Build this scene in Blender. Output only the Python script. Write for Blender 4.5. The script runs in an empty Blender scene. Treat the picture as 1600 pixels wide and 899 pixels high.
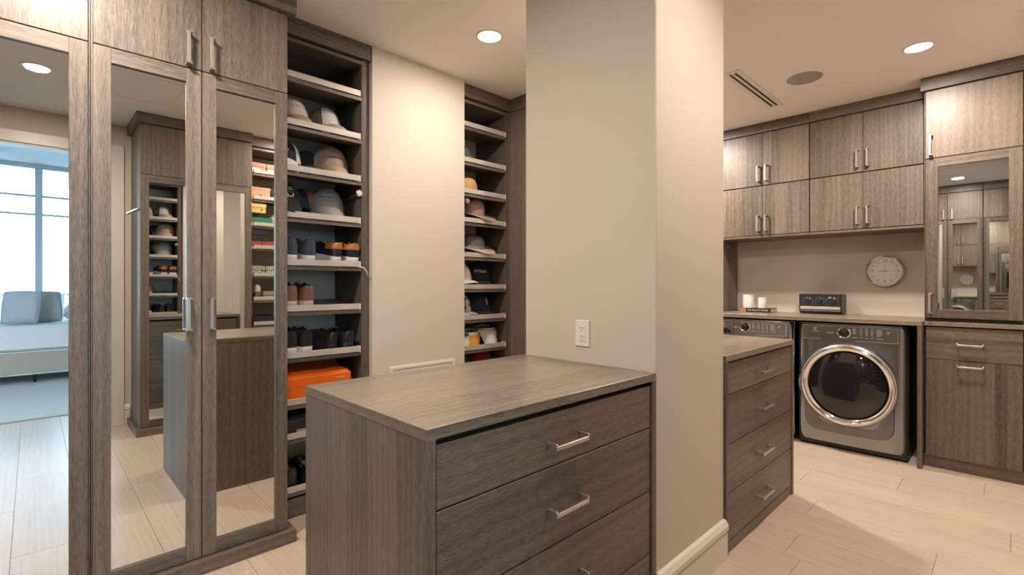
import bpy, bmesh, math, random
from mathutils import Vector, Matrix, Euler
random.seed(7)
PI = math.pi
SC = bpy.context.scene
COL = SC.collection
CEIL = 2.605

# ------------------------------------------------------------------ camera
cam_data = bpy.data.cameras.new('camera')
cam = bpy.data.objects.new('camera', cam_data)
COL.objects.link(cam)
cam.location = (0, 0, 1.22)
TH = math.atan2(783, 766)
cam.rotation_euler = (PI / 2, 0, TH - PI / 2)
cam_data.sensor_width = 36
cam_data.lens = 36 * 766 / 1600
cam_data.shift_y = -4.5 / 1600
cam_data.clip_start = 0.02
SC.camera = cam

# ------------------------------------------------------------------ world and exposure
world = bpy.data.worlds.new('world')
SC.world = world
world.use_nodes = True
wn = world.node_tree
wn.nodes.clear()
w_out = wn.nodes.new('ShaderNodeOutputWorld')
w_bg = wn.nodes.new('ShaderNodeBackground')
w_geo = wn.nodes.new('ShaderNodeTexCoord')
w_sep = wn.nodes.new('ShaderNodeSeparateXYZ')
w_ramp = wn.nodes.new('ShaderNodeValToRGB')
wn.links.new(w_geo.outputs['Generated'], w_sep.inputs[0])
wn.links.new(w_sep.outputs['Z'], w_ramp.inputs[0])
w_ramp.color_ramp.elements[0].position = 0.0
w_ramp.color_ramp.elements[0].color = (0.74, 0.87, 1.0, 1)
w_ramp.color_ramp.elements[1].position = 0.6
w_ramp.color_ramp.elements[1].color = (0.52, 0.74, 1.0, 1)
wn.links.new(w_ramp.outputs[0], w_bg.inputs['Color'])
w_bg.inputs['Strength'].default_value = 12.5
wn.links.new(w_bg.outputs[0], w_out.inputs['Surface'])
SC.view_settings.view_transform = 'Standard'
SC.view_settings.look = 'None'
SC.view_settings.gamma = 1
SC.view_settings.use_curve_mapping = False
SC.view_settings.exposure = 0.07
LAMP_POWER = 27.0
LAMP_COLOR = (1.0, 0.865, 0.755)
LAMP_SPREAD = PI
SC.cycles.max_bounces = 14
SC.cycles.glossy_bounces = 8
SC.cycles.diffuse_bounces = 5
SC.cycles.transparent_max_bounces = 12
SC.cycles.use_denoising = True
SC.cycles.caustics_reflective = False
SC.cycles.caustics_refractive = False

# ------------------------------------------------------------------ materials
def new_mat(name):
    m = bpy.data.materials.new(name)
    m.use_nodes = True
    return m, m.node_tree, m.node_tree.nodes['Principled BSDF']

_cache = {}
def plain(name, color, rough=0.6, metal=0.0, bump=0.0, bump_scale=200, sheen=0.0, vary=0.0, coat=0.0):
    if name in _cache: return _cache[name]
    m, t, b = new_mat(name)
    b.inputs['Base Color'].default_value = (*color, 1)
    b.inputs['Roughness'].default_value = rough
    b.inputs['Metallic'].default_value = metal
    if sheen: b.inputs['Sheen Weight'].default_value = sheen
    if coat: b.inputs['Coat Weight'].default_value = coat
    if bump or vary:
        tc = t.nodes.new('ShaderNodeTexCoord')
        n = t.nodes.new('ShaderNodeTexNoise')
        n.inputs['Scale'].default_value = bump_scale
        n.inputs['Detail'].default_value = 4
        t.links.new(tc.outputs['Object'], n.inputs['Vector'])
        if bump:
            bp = t.nodes.new('ShaderNodeBump')
            bp.inputs['Strength'].default_value = bump
            bp.inputs['Distance'].default_value = 0.002
            t.links.new(n.outputs['Fac'], bp.inputs['Height'])
            t.links.new(bp.outputs[0], b.inputs['Normal'])
        if vary:
            r = t.nodes.new('ShaderNodeValToRGB')
            r.color_ramp.elements[0].position = 0.3
            r.color_ramp.elements[1].position = 0.7
            r.color_ramp.elements[0].color = (*[c * (1 - vary) for c in color], 1)
            r.color_ramp.elements[1].color = (*[min(1, c * (1 + vary)) for c in color], 1)
            t.links.new(n.outputs['Fac'], r.inputs[0])
            t.links.new(r.outputs[0], b.inputs['Base Color'])
    _cache[name] = m
    return m

def grain_mat(name, axis, dark, light, rough=0.43, fine=620.0, plank=8.0, amount=0.80, bump=0.10, cathedral=0.22, lo=0.40, hi=0.93):
    """striped wood-look laminate with the grain along one local axis"""
    m, t, b = new_mat(name)
    N = t.nodes.new; L = t.links.new
    tc = N('ShaderNodeTexCoord'); oi = N('ShaderNodeObjectInfo')
    mul = N('ShaderNodeVectorMath'); mul.operation = 'SCALE'; mul.inputs[0].default_value = (7.3, 11.1, 5.7)
    L(oi.outputs['Random'], mul.inputs['Scale'])
    add = N('ShaderNodeVectorMath'); add.operation = 'ADD'
    L(tc.outputs['Object'], add.inputs[0]); L(mul.outputs[0], add.inputs[1])
    def mapped(across, along):
        mp = N('ShaderNodeMapping')
        s = [across] * 3; s['XYZ'.index(axis)] = along
        mp.inputs['Scale'].default_value = s
        L(add.outputs[0], mp.inputs['Vector'])
        return mp
    # slow distortion so that the streaks wander
    n1 = N('ShaderNodeTexNoise'); n1.inputs['Scale'].default_value = 1; n1.inputs['Detail'].default_value = 2
    n1.inputs['Roughness'].default_value = 0.7; n1.inputs['Distortion'].default_value = 0.35
    L(mapped(fine, fine * 0.045).outputs[0], n1.inputs['Vector'])
    n2 = N('ShaderNodeTexNoise'); n2.inputs['Scale'].default_value = 1; n2.inputs['Detail'].default_value = 2
    L(mapped(plank * 4, plank * 0.12).outputs[0], n2.inputs['Vector'])
    n3 = N('ShaderNodeTexVoronoi'); n3.inputs['Scale'].default_value = 1
    L(mapped(plank, 0.02).outputs[0], n3.inputs['Vector'])
    wv = N('ShaderNodeTexWave'); wv.wave_type = 'RINGS'; wv.rings_direction = axis
    wv.inputs['Scale'].default_value = 1.0; wv.inputs['Distortion'].default_value = 5
    wv.inputs['Detail'].default_value = 2; wv.inputs['Detail Scale'].default_value = 1.2
    L(mapped(14, 1.6).outputs[0], wv.inputs['Vector'])
    def math_node(op, a, bb):
        q = N('ShaderNodeMath'); q.operation = op
        for i, v in enumerate((a, bb)):
            if isinstance(v, (int, float)): q.inputs[i].default_value = v
            else: L(v, q.inputs[i])
        return q.outputs[0]
    sepc = N('ShaderNodeSeparateColor'); L(n3.outputs['Color'], sepc.inputs[0])
    s = math_node('MULTIPLY', n1.outputs['Fac'], amount)
    s = math_node('ADD', s, math_node('MULTIPLY', n2.outputs['Fac'], 0.15))
    s = math_node('ADD', s, math_node('MULTIPLY', sepc.outputs[0], 0.15))
    s = math_node('ADD', s, math_node('MULTIPLY', wv.outputs['Fac'], cathedral * 0.3))
    s = math_node('ADD', s, math_node('MULTIPLY', oi.outputs['Random'], 0.06))
    r = N('ShaderNodeValToRGB')
    r.color_ramp.elements[0].position = lo; r.color_ramp.elements[0].color = (*dark, 1)
    r.color_ramp.elements[1].position = hi; r.color_ramp.elements[1].color = (*light, 1)
    L(s, r.inputs[0]); L(r.outputs[0], b.inputs['Base Color'])
    bp = N('ShaderNodeBump'); bp.inputs['Strength'].default_value = bump; bp.inputs['Distance'].default_value = 0.001
    L(n1.outputs['Fac'], bp.inputs['Height']); L(bp.outputs[0], b.inputs['Normal'])
    b.inputs['Roughness'].default_value = rough
    b.inputs['Specular IOR Level'].default_value = 0.5
    return m

WD, WL = (0.042, 0.034, 0.027), (0.280, 0.222, 0.175)
wood_v = grain_mat('wood_vertical_grain', 'Z', WD, WL)
wood_h = grain_mat('wood_crosswise_grain', 'X', WD, WL)
wood_d = grain_mat('wood_depthwise_grain', 'Y', WD, WL)
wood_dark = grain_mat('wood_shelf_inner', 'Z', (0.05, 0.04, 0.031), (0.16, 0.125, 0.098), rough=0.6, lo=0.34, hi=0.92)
wood_top = grain_mat('wood_top_grain', 'X', (0.10, 0.08, 0.062), (0.43, 0.35, 0.28), rough=0.30)
tile_mat = grain_mat('floor_plank_tile', 'Y', (0.50, 0.40, 0.31), (0.68, 0.575, 0.47), rough=0.32, fine=60, plank=5, amount=0.5, bump=0.02, cathedral=0.25, lo=0.34, hi=0.92)
paint = plain('wall_paint', (0.615, 0.555, 0.48), 0.7, bump=0.04, bump_scale=400)
paint_ceil = plain('ceiling_paint', (0.88, 0.845, 0.80), 0.8, bump=0.03, bump_scale=300)
white_trim = plain('white_trim_paint', (0.74, 0.70, 0.63), 0.35)
grout = plain('floor_bed', (0.42, 0.35, 0.28), 0.8, bump=0.1)
nickel = plain('brushed_nickel', (0.62, 0.58, 0.53), 0.32, 0.9, bump=0.05, bump_scale=600)
fence_mat = plain('satin_aluminium', (0.52, 0.48, 0.43), 0.45, 0.25, bump=0.03, bump_scale=500)
back_mat = plain('beige_back_board', (0.55, 0.51, 0.43), 0.6, vary=0.05, bump_scale=3)
gap_dark = plain('dark_reveal', (0.02, 0.018, 0.016), 0.7, vary=0.1)
chrome = plain('chrome', (0.82, 0.81, 0.80), 0.07, 1.0, vary=0.02, bump_scale=5)
black_plastic = plain('black_plastic', (0.012, 0.012, 0.013), 0.35, vary=0.1)
mirror_mat = plain('mirror_glass', (0.86, 0.885, 0.87), 0.0, 1.0)
steel = plain('graphite_steel', (0.32, 0.33, 0.335), 0.24, 0.9, bump=0.02, bump_scale=700)
steel_light = plain('light_graphite_steel', (0.50, 0.51, 0.53), 0.25, 0.9, bump=0.02, bump_scale=700)
print_mat = plain('pale_print', (0.62, 0.60, 0.56), 0.5, vary=0.03)
white_plastic = plain('white_plastic', (0.78, 0.75, 0.69), 0.35, vary=0.02)

def emit_mat(name, color, s):
    m, t, b = new_mat(name)
    b.inputs['Base Color'].default_value = (0.8, 0.8, 0.8, 1)
    b.inputs['Emission Color'].default_value = (*color, 1)
    b.inputs['Emission Strength'].default_value = s
    return m
lamp_glow = emit_mat('lamp_lens', (1.0, 0.9, 0.76), 6.0)

def pane_mat():
    m, t, b = new_mat('window_glass')
    t.nodes.remove(b)
    o = t.nodes['Material Output']
    tr = t.nodes.new('ShaderNodeBsdfTransparent'); tr.inputs[0].default_value = (0.86, 0.93, 0.95, 1)
    gl = t.nodes.new('ShaderNodeBsdfGlossy'); gl.inputs['Roughness'].default_value = 0.02
    fr = t.nodes.new('ShaderNodeFresnel'); fr.inputs[0].default_value = 1.45
    mx = t.nodes.new('ShaderNodeMixShader')
    t.links.new(fr.outputs[0], mx.inputs[0]); t.links.new(tr.outputs[0], mx.inputs[1]); t.links.new(gl.outputs[0], mx.inputs[2])
    t.links.new(mx.outputs[0], o.inputs['Surface'])
    return m
glass_pane = pane_mat()

# ------------------------------------------------------------------ mesh helpers
class MB:
    def __init__(self):
        self.v = []; self.f = []; self.mi = []
    def add(self, verts, faces, mi=0):
        o = len(self.v)
        self.v += [tuple(p) for p in verts]
        self.f += [tuple(i + o for i in f) for f in faces]
        self.mi += [mi] * len(faces)
        return self
    def box(self, x0, x1, y0, y1, z0, z1, mi=0, rise=0.0):
        vs = [(x0, y0, z0), (x1, y0, z0), (x1, y1, z0 + rise), (x0, y1, z0 + rise),
              (x0, y0, z1), (x1, y0, z1), (x1, y1, z1 + rise), (x0, y1, z1 + rise)]
        return self.add(vs, [(0, 3, 2, 1), (4, 5, 6, 7), (0, 1, 5, 4), (1, 2, 6, 5), (2, 3, 7, 6), (3, 0, 4, 7)], mi)
    def lathe(self, prof, seg=32, axis='Z', c=(0, 0, 0), sx=1, sy=1, mi=0, cap=True):
        """profile of (radius, height) turned about an axis"""
        vs = []; fs = []
        for r, hgt in prof:
            for k in range(seg):
                a = 2 * PI * k / seg
                p = (r * math.cos(a) * sx, r * math.sin(a) * sy, hgt)
                if axis == 'Y': p = (p[0], -p[2], p[1])
                elif axis == 'X': p = (p[2], p[0], p[1])
                vs.append((p[0] + c[0], p[1] + c[1], p[2] + c[2]))
        n = len(prof)
        for i in range(n - 1):
            for k in range(seg):
                k2 = (k + 1) % seg
                fs.append((i * seg + k, i * seg + k2, (i + 1) * seg + k2, (i + 1) * seg + k))
        if cap:
            fs.append(tuple(range(seg))[::-1])
            fs.append(tuple((n - 1) * seg + k for k in range(seg)))
        return self.add(vs, fs, mi)
    def prism(self, pts, a0, a1, axis='Y', mi=0):
        """closed outline (two coordinates) pushed from a0 to a1 along an axis"""
        def p3(p, a):
            return {'X': (a, p[0], p[1]), 'Y': (p[0], a, p[1]), 'Z': (p[0], p[1], a)}[axis]
        n = len(pts)
        vs = [p3(p, a0) for p in pts] + [p3(p, a1) for p in pts]
        fs = [tuple(range(n)), tuple(range(2 * n - 1, n - 1, -1))]
        fs += [(i, i + n, (i + 1) % n + n, (i + 1) % n) for i in range(n)]
        return self.add(vs, fs, mi)
    def tube(self, pts, r, seg=8, mi=0):
        vs = []; fs = []
        P = [Vector(p) for p in pts]
        for i, p in enumerate(P):
            d = (P[min(i + 1, len(P) - 1)] - P[max(i - 1, 0)]).normalized()
            u = d.cross(Vector((0, 0, 1)))
            if u.length < 1e-4: u = d.cross(Vector((1, 0, 0)))
            u.normalize(); w = d.cross(u)
            rr = r[i] if isinstance(r, (list, tuple)) else r
            for k in range(seg):
                a = 2 * PI * k / seg
                vs.append(tuple(p + u * rr * math.cos(a) + w * rr * math.sin(a)))
        for i in range(len(P) - 1):
            for k in range(seg):
                k2 = (k + 1) % seg
                fs.append((i * seg + k, i * seg + k2, (i + 1) * seg + k2, (i + 1) * seg + k))
        fs.append(tuple(range(seg))); fs.append(tuple((len(P) - 1) * seg + k for k in range(seg)))
        return self.add(vs, fs, mi)
    def grid(self, fn, nu, nv, mi=0, closed_u=False):
        vs = [fn(i / nu, j / nv) for j in range(nv + 1) for i in range(nu + (0 if closed_u else 1))]
        w = nu if closed_u else nu + 1
        fs = []
        for j in range(nv):
            for i in range(nu):
                i2 = (i + 1) % w if closed_u else i + 1
                fs.append((j * w + i, j * w + i2, (j + 1) * w + i2, (j + 1) * w + i))
        return self.add(vs, fs, mi)
    def mesh(self, name, mats, bevel=0.0, smooth=False, solid=0.0, weld=False):
        me = bpy.data.meshes.new(name)
        me.from_pydata(self.v, [], self.f)
        if not isinstance(mats, (list, tuple)): mats = [mats]
        for m in mats: me.materials.append(m)
        for p, i in zip(me.polygons, self.mi): p.material_index = i
        bm = bmesh.new(); bm.from_mesh(me)
        if weld: bmesh.ops.remove_doubles(bm, verts=bm.verts, dist=1e-5)
        if solid:
            bmesh.ops.recalc_face_normals(bm, faces=bm.faces)
            bmesh.ops.solidify(bm, geom=bm.faces[:], thickness=solid)
        bmesh.ops.recalc_face_normals(bm, faces=bm.faces)
        if bevel:
            es = [e for e in bm.edges if len(e.link_faces) == 2 and e.calc_face_angle(0) > 0.6]
            bmesh.ops.bevel(bm, geom=es, offset=bevel, segments=1, affect='EDGES', profile=0.5, clamp_overlap=True)
        if smooth:
            for f in bm.faces: f.smooth = True
            for e in bm.edges:
                if len(e.link_faces) == 2 and e.calc_face_angle(0) > 0.7: e.smooth = False
        bm.to_mesh(me); bm.free()
        return me

def link(name, me, parent=None, loc=(0, 0, 0), rot=(0, 0, 0)):
    o = bpy.data.objects.new(name, me)
    COL.objects.link(o)
    o.location = loc; o.rotation_euler = rot
    if parent: o.parent = parent
    return o
def part(name, mb, mats, parent, loc=(0, 0, 0), rot=(0, 0, 0), bevel=0.0, smooth=False, solid=0.0, weld=False, label=None):
    o = link(name, mb.mesh(name, mats, bevel, smooth, solid, weld), parent, loc, rot)
    if label: o['label'] = label
    return o
def tag(o, label, cat, group=None):
    o['label'] = label; o['category'] = cat
    if group: o['group'] = group
    return o
def thing(name, label, cat, loc=(0, 0, 0), rz=0.0, group=None, rot=None):
    o = bpy.data.objects.new(name, None)
    COL.objects.link(o)
    o.empty_display_size = 0.05
    o.location = loc
    o.rotation_euler = rot if rot else (0, 0, rz)
    return tag(o, label, cat, group)
def struct(name, mb, mats, parent=None, **k):
    o = part(name, mb, mats, parent, **k)
    if parent is None: o['kind'] = 'structure'
    return o
def dup(root, loc, rot, label, group=None):
    def cp(o, par):
        c = o.copy(); COL.objects.link(c)
        if par: c.parent = par
        for ch in list(o.children): cp(ch, c)
        return c
    r = cp(root, None)
    r.location = loc; r.rotation_euler = rot; r['label'] = label
    if group: r['group'] = group
    return r
def text_mesh(s, size, depth=0.0006, mat=None, align='CENTER'):
    cu = bpy.data.curves.new('lettering', 'FONT')
    cu.body = s; cu.size = size; cu.extrude = depth; cu.align_x = align; cu.align_y = 'CENTER'
    o = bpy.data.objects.new('lettering', cu)
    me = bpy.data.meshes.new_from_object(o)
    bpy.data.objects.remove(o); bpy.data.curves.remove(cu)
    me.materials.clear()
    if mat: me.materials.append(mat)
    return me
def front_text(s, size, parent, loc, mat, name='lettering', align='CENTER', rz=0.0):
    return link(name, text_mesh(s, size, 0.0006, mat, align), parent, loc, (PI / 2, 0, rz))

# ------------------------------------------------------------------ room shell
# floor: bed plus plank tiles, each a child
floor = struct('floor', MB().box(-2.6, 5.2, -8.0, 3.2, -0.06, -0.006), grout)
PW, PL = 0.25, 1.2
plank_me = MB().box(0.0008, PW - 0.0008, 0.0008, PL - 0.0008, -0.006, 0.0).mesh('tile', tile_mat, bevel=0.0006)
offsets = {-2: 0.53, -1: 0.35, 0: 1.10, 8: 0.73, 9: 0.24, 12: 0.93, 13: 0.485}
for k in range(-8, 19):
    x = 0.43 + PW * k
    y = offsets.get(k, (k * 0.437) % PL) - PL * 6
    while y < 3.1:
        if y > -5.7 and not (y < -0.9 and (k < -6 or k > 5)) or (k > 5 and -2.2 < y < -0.6):
            link('tile', plank_me, floor, (x, y, 0), (0, 0, 0))
        y += PL

struct('ceiling', MB().box(-2.6, 5.2, -0.62, 3.2, CEIL, CEIL + 0.12), paint_ceil)
# north wall: back wall and the panel that stands forward between the two shelf units
struct('wall_north', MB().box(-1.4, 5.2, 3.03, 3.13, 0, CEIL).box(1.407, 2.088, 2.595, 3.03, 0, CEIL), paint)
struct('wall_east', MB().box(4.86, 4.98, -0.75, 3.13, 0, CEIL), paint)
struct('wall_west', MB().box(-1.32, -1.2, -0.7, 3.13, 0, CEIL), paint)
struct('wall_south', MB().box(-1.32, -0.95, -0.70, -0.58, 0, CEIL).box(0.47, 5.0, -0.70, -0.58, 0, CEIL)
       .box(-0.95, 0.47, -0.70, -0.58, 2.33, CEIL), paint)
struct('wall_pillar', MB().box(1.617, 2.21, 0.905, 1.565, 0, CEIL), paint, bevel=0.004)
# opening casing into the bedroom
cz = MB().box(0.47, 0.57, -0.58, -0.56, 0, 2.42).box(-1.05, -0.95, -0.58, -0.56, 0, 2.42).box(-0.95, 0.47, -0.58, -0.56, 2.33, 2.42)
cz.box(0.455, 0.47, -0.70, -0.58, 0, 2.33).box(-0.95, 0.455, -0.70, -0.58, 2.315, 2.33)
struct('trim_1', cz, white_trim, bevel=0.002)

def baseboard(name, length, loc, rz):
    prof = [(0, 0), (-0.018, 0), (-0.018, 0.118), (-0.013, 0.124), (-0.022, 0.130), (-0.022, 0.150), (-0.012, 0.168), (-0.004, 0.174), (0, 0.174)]
    o = struct(name, MB().prism(prof, 0, length, 'X'), white_trim, loc=loc, rot=(0, 0, rz))
    return o
baseboard('baseboard_pillar', 0.593, (1.617, 0.905, 0), 0)
baseboard('baseboard_south', 0.04, (0.612, -0.58, 0), PI)

# ------------------------------------------------------------------ handles
def handle_mesh(length):
    mb = MB()
    mb.box(-length / 2, length / 2, -0.034, -0.026, -0.010, 0.002)
    for s in (-1, 1):
        a, b = sorted((s * length / 2, s * (length / 2 - 0.0065)))
        mb.box(a, b, -0.034, 0.0, -0.010, 0.010)
    return mb.mesh('handle', nickel, bevel=0.001)
HM = {}
def handle(parent, x, y, z, length=0.137, vertical=True):
    if length not in HM: HM[length] = handle_mesh(length)
    return link('handle', HM[length], parent, (x, y, z), (0, PI / 2 if vertical else 0, 0))

def shaker(parent, x0, x1, z0, z1, stile, hx, hz, y=0.0, t=0.02, rail=0.057):
    """framed door with a mirror; the frame is the door, mirror and handle its sub-parts"""
    d = part('mirror_door', MB().box(x0 + 0.004, x1 - 0.004, y + 0.0165, y + t, z0 + 0.004, z1 - 0.004), wood_v, parent)
    for xa, xb in ((x0, x0 + stile), (x1 - stile, x1)):
        part('stile', MB().box(xa, xb, y, y + t, z0, z1), wood_v, d, bevel=0.001)
    for za, zb in ((z0, z0 + rail), (z1 - rail, z1)):
        part('rail', MB().box(x0 + stile, x1 - stile, y, y + t - 0.0005, za, zb), wood_h, d, bevel=0.001)
    part('mirror', MB().box(x0 + stile - 0.002, x1 - stile + 0.002, y + 0.012, y + 0.016, z0 + rail - 0.002, z1 - rail + 0.002), mirror_mat, d)
    if hx is not None: handle(d, hx, y, hz)
    return d
def slab_door(name, parent, x0, x1, z0, z1, hx=None, hz=None, vertical=True, hl=0.137, y=0.0, t=0.02, m=None):
    d = part(name, MB().box(x0, x1, y, y + t, z0, z1), m or wood_v, parent, bevel=0.001)
    if hx is not None: handle(d, hx, y, hz, hl, vertical)
    return d

def wardrobe(name, label, loc, rz, W, depth, doors, zsplit, ztop, cat='wardrobe', crown_out=0.03, plinth_out=0.03, z0=0.062, group=None, crown_ends=(1, 1)):
    t = thing(name, label, cat, loc, rz, group)
    part('side_panel', MB().box(0, 0.019, 0.0215, depth, 0, CEIL - 0.005), wood_v, t)
    part('side_panel', MB().box(W - 0.019, W, 0.0215, depth, 0, CEIL - 0.005), wood_v, t)
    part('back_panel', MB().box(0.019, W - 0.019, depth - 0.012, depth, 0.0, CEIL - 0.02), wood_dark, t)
    part('carcass', MB().box(0.019, W - 0.019, 0.03, depth - 0.012, 0.06, ztop + 0.02), gap_dark, t)
    part('crown', MB().box(-crown_out * crown_ends[0], W + crown_out * crown_ends[1], -crown_out, depth, ztop + 0.003, CEIL - 0.001), wood_h, t, bevel=0.001)
    part('plinth', MB().box(-plinth_out * crown_ends[0], W + plinth_out * crown_ends[1], -plinth_out, depth, 0.0, z0 - 0.004), wood_h, t, bevel=0.001)
    for (x0, x1, hx) in doors:
        slab_door('upper_door', t, x0, x1, zsplit + 0.002, ztop, hx, zsplit + 0.078)
        shaker(t, x0, x1, z0, zsplit - 0.002, 0.053, hx, 1.097)
    return t

# wardrobe on the left of the photo
w1 = wardrobe('wardrobe', 'tall dark wood wardrobe with two mirrored doors left of the shoe shelves',
              (0.158, 2.41, 0), 0, 0.71, 0.60, [(0.004, 0.3545, 0.308), (0.3585, 0.708, 0.392)], 2.127, 2.50, crown_ends=(0, 1))
w2 = wardrobe('wardrobe', 'tall dark wood wardrobe at the far left edge whose mirror shows the bedroom',
              (-0.566, 2.41, 0), 0, 0.722, 0.60, [(0.004, 0.358, 0.31), (0.362, 0.714, 0.40)], 2.127, 2.50, crown_ends=(0, 0))
# facing the wardrobe, seen in its mirrors
w3 = wardrobe('wardrobe', 'tall mirrored wardrobe facing the photographed one, seen reflected in its mirrors',
              (1.445, -0.055, 0), PI, 0.825, 0.52, [(0.004, 0.4105, 0.362), (0.4145, 0.821, 0.463)], 2.112, 2.52, crown_ends=(0, 1), crown_out=0.03)
hook = MB().lathe([(0.012, 0), (0.012, 0.012)], 16, 'X', (0.825, 0.07, 1.84)).tube([(0.83, 0.07, 1.84), (0.905, 0.08, 1.79)], 0.013, 12)
part('valet_rod', hook, chrome, w3, smooth=True)
# west wall cabinets, seen in the laundry mirror
w4 = wardrobe('wardrobe', 'tall wood cabinet with mirrored doors on the west wall, left pair in the laundry mirror',
              (-0.60, 0.285, 0), PI / 2, 0.72, 0.58, [(0.004, 0.358, 0.315), (0.362, 0.716, 0.405)], 2.127, 2.50, crown_ends=(0, 0))
w5 = wardrobe('wardrobe', 'tall wood cabinet with mirrored doors on the west wall, right edge of the laundry mirror',
              (-0.60, -0.44, 0), PI / 2, 0.72, 0.58, [(0.004, 0.358, 0.315), (0.362, 0.716, None)], 2.127, 2.50, crown_ends=(0, 0))

# ------------------------------------------------------------------ slanted shelf units
SLOPE = 0.055          # rise of a shelf from front to back
SD = 0.34              # shelf depth
ZS = [2.275, 2.029, 1.788, 1.547, 1.297, 1.056, 0.813, 0.569, 0.392, 0.115]
def shelf_unit(name, label, loc, rz, W, zs, rod=None, crown_x=(0, 0), filler=True):
    t = thing(name, label, 'shelving', loc, rz)
    W0 = W
    if not filler: W = W + 0.025
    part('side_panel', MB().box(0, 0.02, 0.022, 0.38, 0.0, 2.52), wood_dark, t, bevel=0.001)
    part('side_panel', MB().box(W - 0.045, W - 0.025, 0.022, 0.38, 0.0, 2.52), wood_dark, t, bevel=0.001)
    if filler: part('filler_strip', MB().box(W - 0.025, W, 0.028, 0.046, 0.0, 2.52), wood_v, t, bevel=0.001)
    part('back_panel', MB().box(0.02, W - 0.045, 0.37, 0.38, 0.0, 2.52), back_mat, t)
    part('top_panel', MB().box(0.02, W - 0.045, 0.02, 0.37, 2.485, 2.505), wood_h, t, bevel=0.001)
    part('crown', MB().box(0 + crown_x[0], W0 + crown_x[1], 0.0, 0.38, 2.515, CEIL - 0.001), wood_h, t, bevel=0.001)
    part('plinth', MB().box(0.02, W - 0.045, 0.032, 0.045, 0.0, 0.10), wood_h, t, bevel=0.001)
    part('back_rail', MB().box(0.02, W - 0.12, 0.335, 0.35, 2.375, 2.44).box(W - 0.12, W - 0.085, 0.30, 0.355, 2.365, 2.455), fence_mat, t, bevel=0.002)
    for z in zs:
        s = part('shelf', MB().box(0.021, W - 0.046, 0.02, 0.02 + SD, z, z + 0.02, 0, SLOPE), wood_h, t, bevel=0.001)
        part('fence', MB().box(0.03, W - 0.062, 0.012, 0.017, z + 0.024, z + 0.056), fence_mat, s, bevel=0.001)
        for xe in (0.024, W - 0.062):
            part('fence_end', MB().box(xe, xe + 0.006, 0.010, 0.05, z + 0.02, z + 0.056), white_plastic, s, bevel=0.001)
    if rod:
        x, z = rod
        r = MB().tube([(x, 0.20, z - 0.02), (x, 0.02, z)], 0.008, 10).lathe([(0.0, 0.0), (0.014, 0.0), (0.02, 0.006), (0.02, 0.014), (0.014, 0.02), (0.0, 0.02)], 16, 'Y', (x, 0.02, z), cap=False)
        part('valet_rod', r, chrome, t, smooth=True)
    return t
LU = (0.875, 2.60); RU = (2.09, 2.63); OU = (2.20, -0.10)
su1 = shelf_unit('shoe_shelf_unit', 'open dark wood shelf unit of caps and shoes beside the mirrored wardrobe', (0.90, 2.60, 0), 0, 0.499, ZS, rod=(0.433, 1.742))
ZR = [2.297, 2.05, 1.833, 1.632, 1.39, 1.166, 0.951, 0.738, 0.51, 0.30, 0.115]
su2 = shelf_unit('shoe_shelf_unit', 'narrow open shelf unit of hats between pale wall panel and pillar', (*RU, 0), 0, 0.485, ZR, rod=(0.06, 1.80))
ZO = [2.245, 2.0, 1.75, 1.535, 1.275, 1.05, 0.815, 0.60, 0.35, 0.115]
su3 = shelf_unit('shoe_shelf_unit', 'open shelf unit of shoe boxes seen reflected in the right wardrobe mirror', (*OU, 0), PI, 0.752, ZO, filler=False)

# tall end cabinet to the right of the second shelf unit
tc = thing('tall_cabinet', 'plain tall dark wood cabinet side between hat shelves and pillar', 'cabinet', (2.578, 2.2, 0))
part('side_panel', MB().box(0, 0.02, 0, 0.82, 0, 2.52), wood_v, tc, bevel=0.001)
part('body', MB().box(0.02, 0.55, 0.0, 0.82, 0.0, 2.52), wood_v, tc, bevel=0.001)
part('crown', MB().box(-0.022, 0.57, -0.02, 0.425, 2.515, CEIL - 0.001), wood_h, tc, bevel=0.001)

# white framed access panel on the wall panel behind the island
ap = thing('access_panel', 'white framed access panel low on wall, behind the island top', 'wall panel', (1.758, 2.595, 0.50))
fr = MB()
fr.box(-0.241, 0.241, -0.012, 0, 0.209, 0.229).box(-0.241, 0.241, -0.012, 0, -0.229, -0.209).box(-0.241, -0.221, -0.012, 0, -0.209, 0.209).box(0.221, 0.241, -0.012, 0, -0.209, 0.209)
part('frame', fr, white_plastic, ap, bevel=0.002)
part('panel', MB().box(-0.217, 0.217, -0.008, 0, -0.205, 0.205), white_plastic, ap, bevel=0.002)

# ------------------------------------------------------------------ island and drawer chest
def drawer_chest(name, label, loc, W, depth, H, zs, plinth_z, hl, cat='dresser', side=0.027):
    t = thing(name, label, cat, loc)
    part('top', MB().box(0, W, 0, depth, H - 0.028, H), wood_top, t, bevel=0.0012)
    part('edge_band', MB().box(-0.0008, 0.0, 0.001, depth - 0.001, H - 0.0275, H - 0.0008), wood_d, t)
    part('side_panel', MB().box(0, side, 0, depth, 0, H - 0.028), wood_v, t, bevel=0.001)
    part('side_panel', MB().box(W - side, W, 0, depth, 0, H - 0.028), wood_v, t, bevel=0.001)
    part('back_panel', MB().box(side, W - side, depth - 0.018, depth - 0.001, 0, H - 0.028), wood_v, t)
    part('carcass', MB().box(side, W - side, 0.03, depth - 0.018, 0.06, H - 0.028), gap_dark, t)
    part('plinth', MB().box(side + 0.001, W - side - 0.001, 0.008, 0.026, 0, plinth_z - 0.003), wood_h, t, bevel=0.001)
    for z0, z1 in zs:
        slab_door('drawer', t, side + 0.006, W - side - 0.006, z0 + 0.002, z1 - 0.002, W / 2 - 0.013, z0 + (z1 - z0) * 0.42 if z1 - z0 < 0.2 else z0 + (z1 - z0) * 0.46, False, hl, y=0.006, m=wood_h)
    return t
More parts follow.
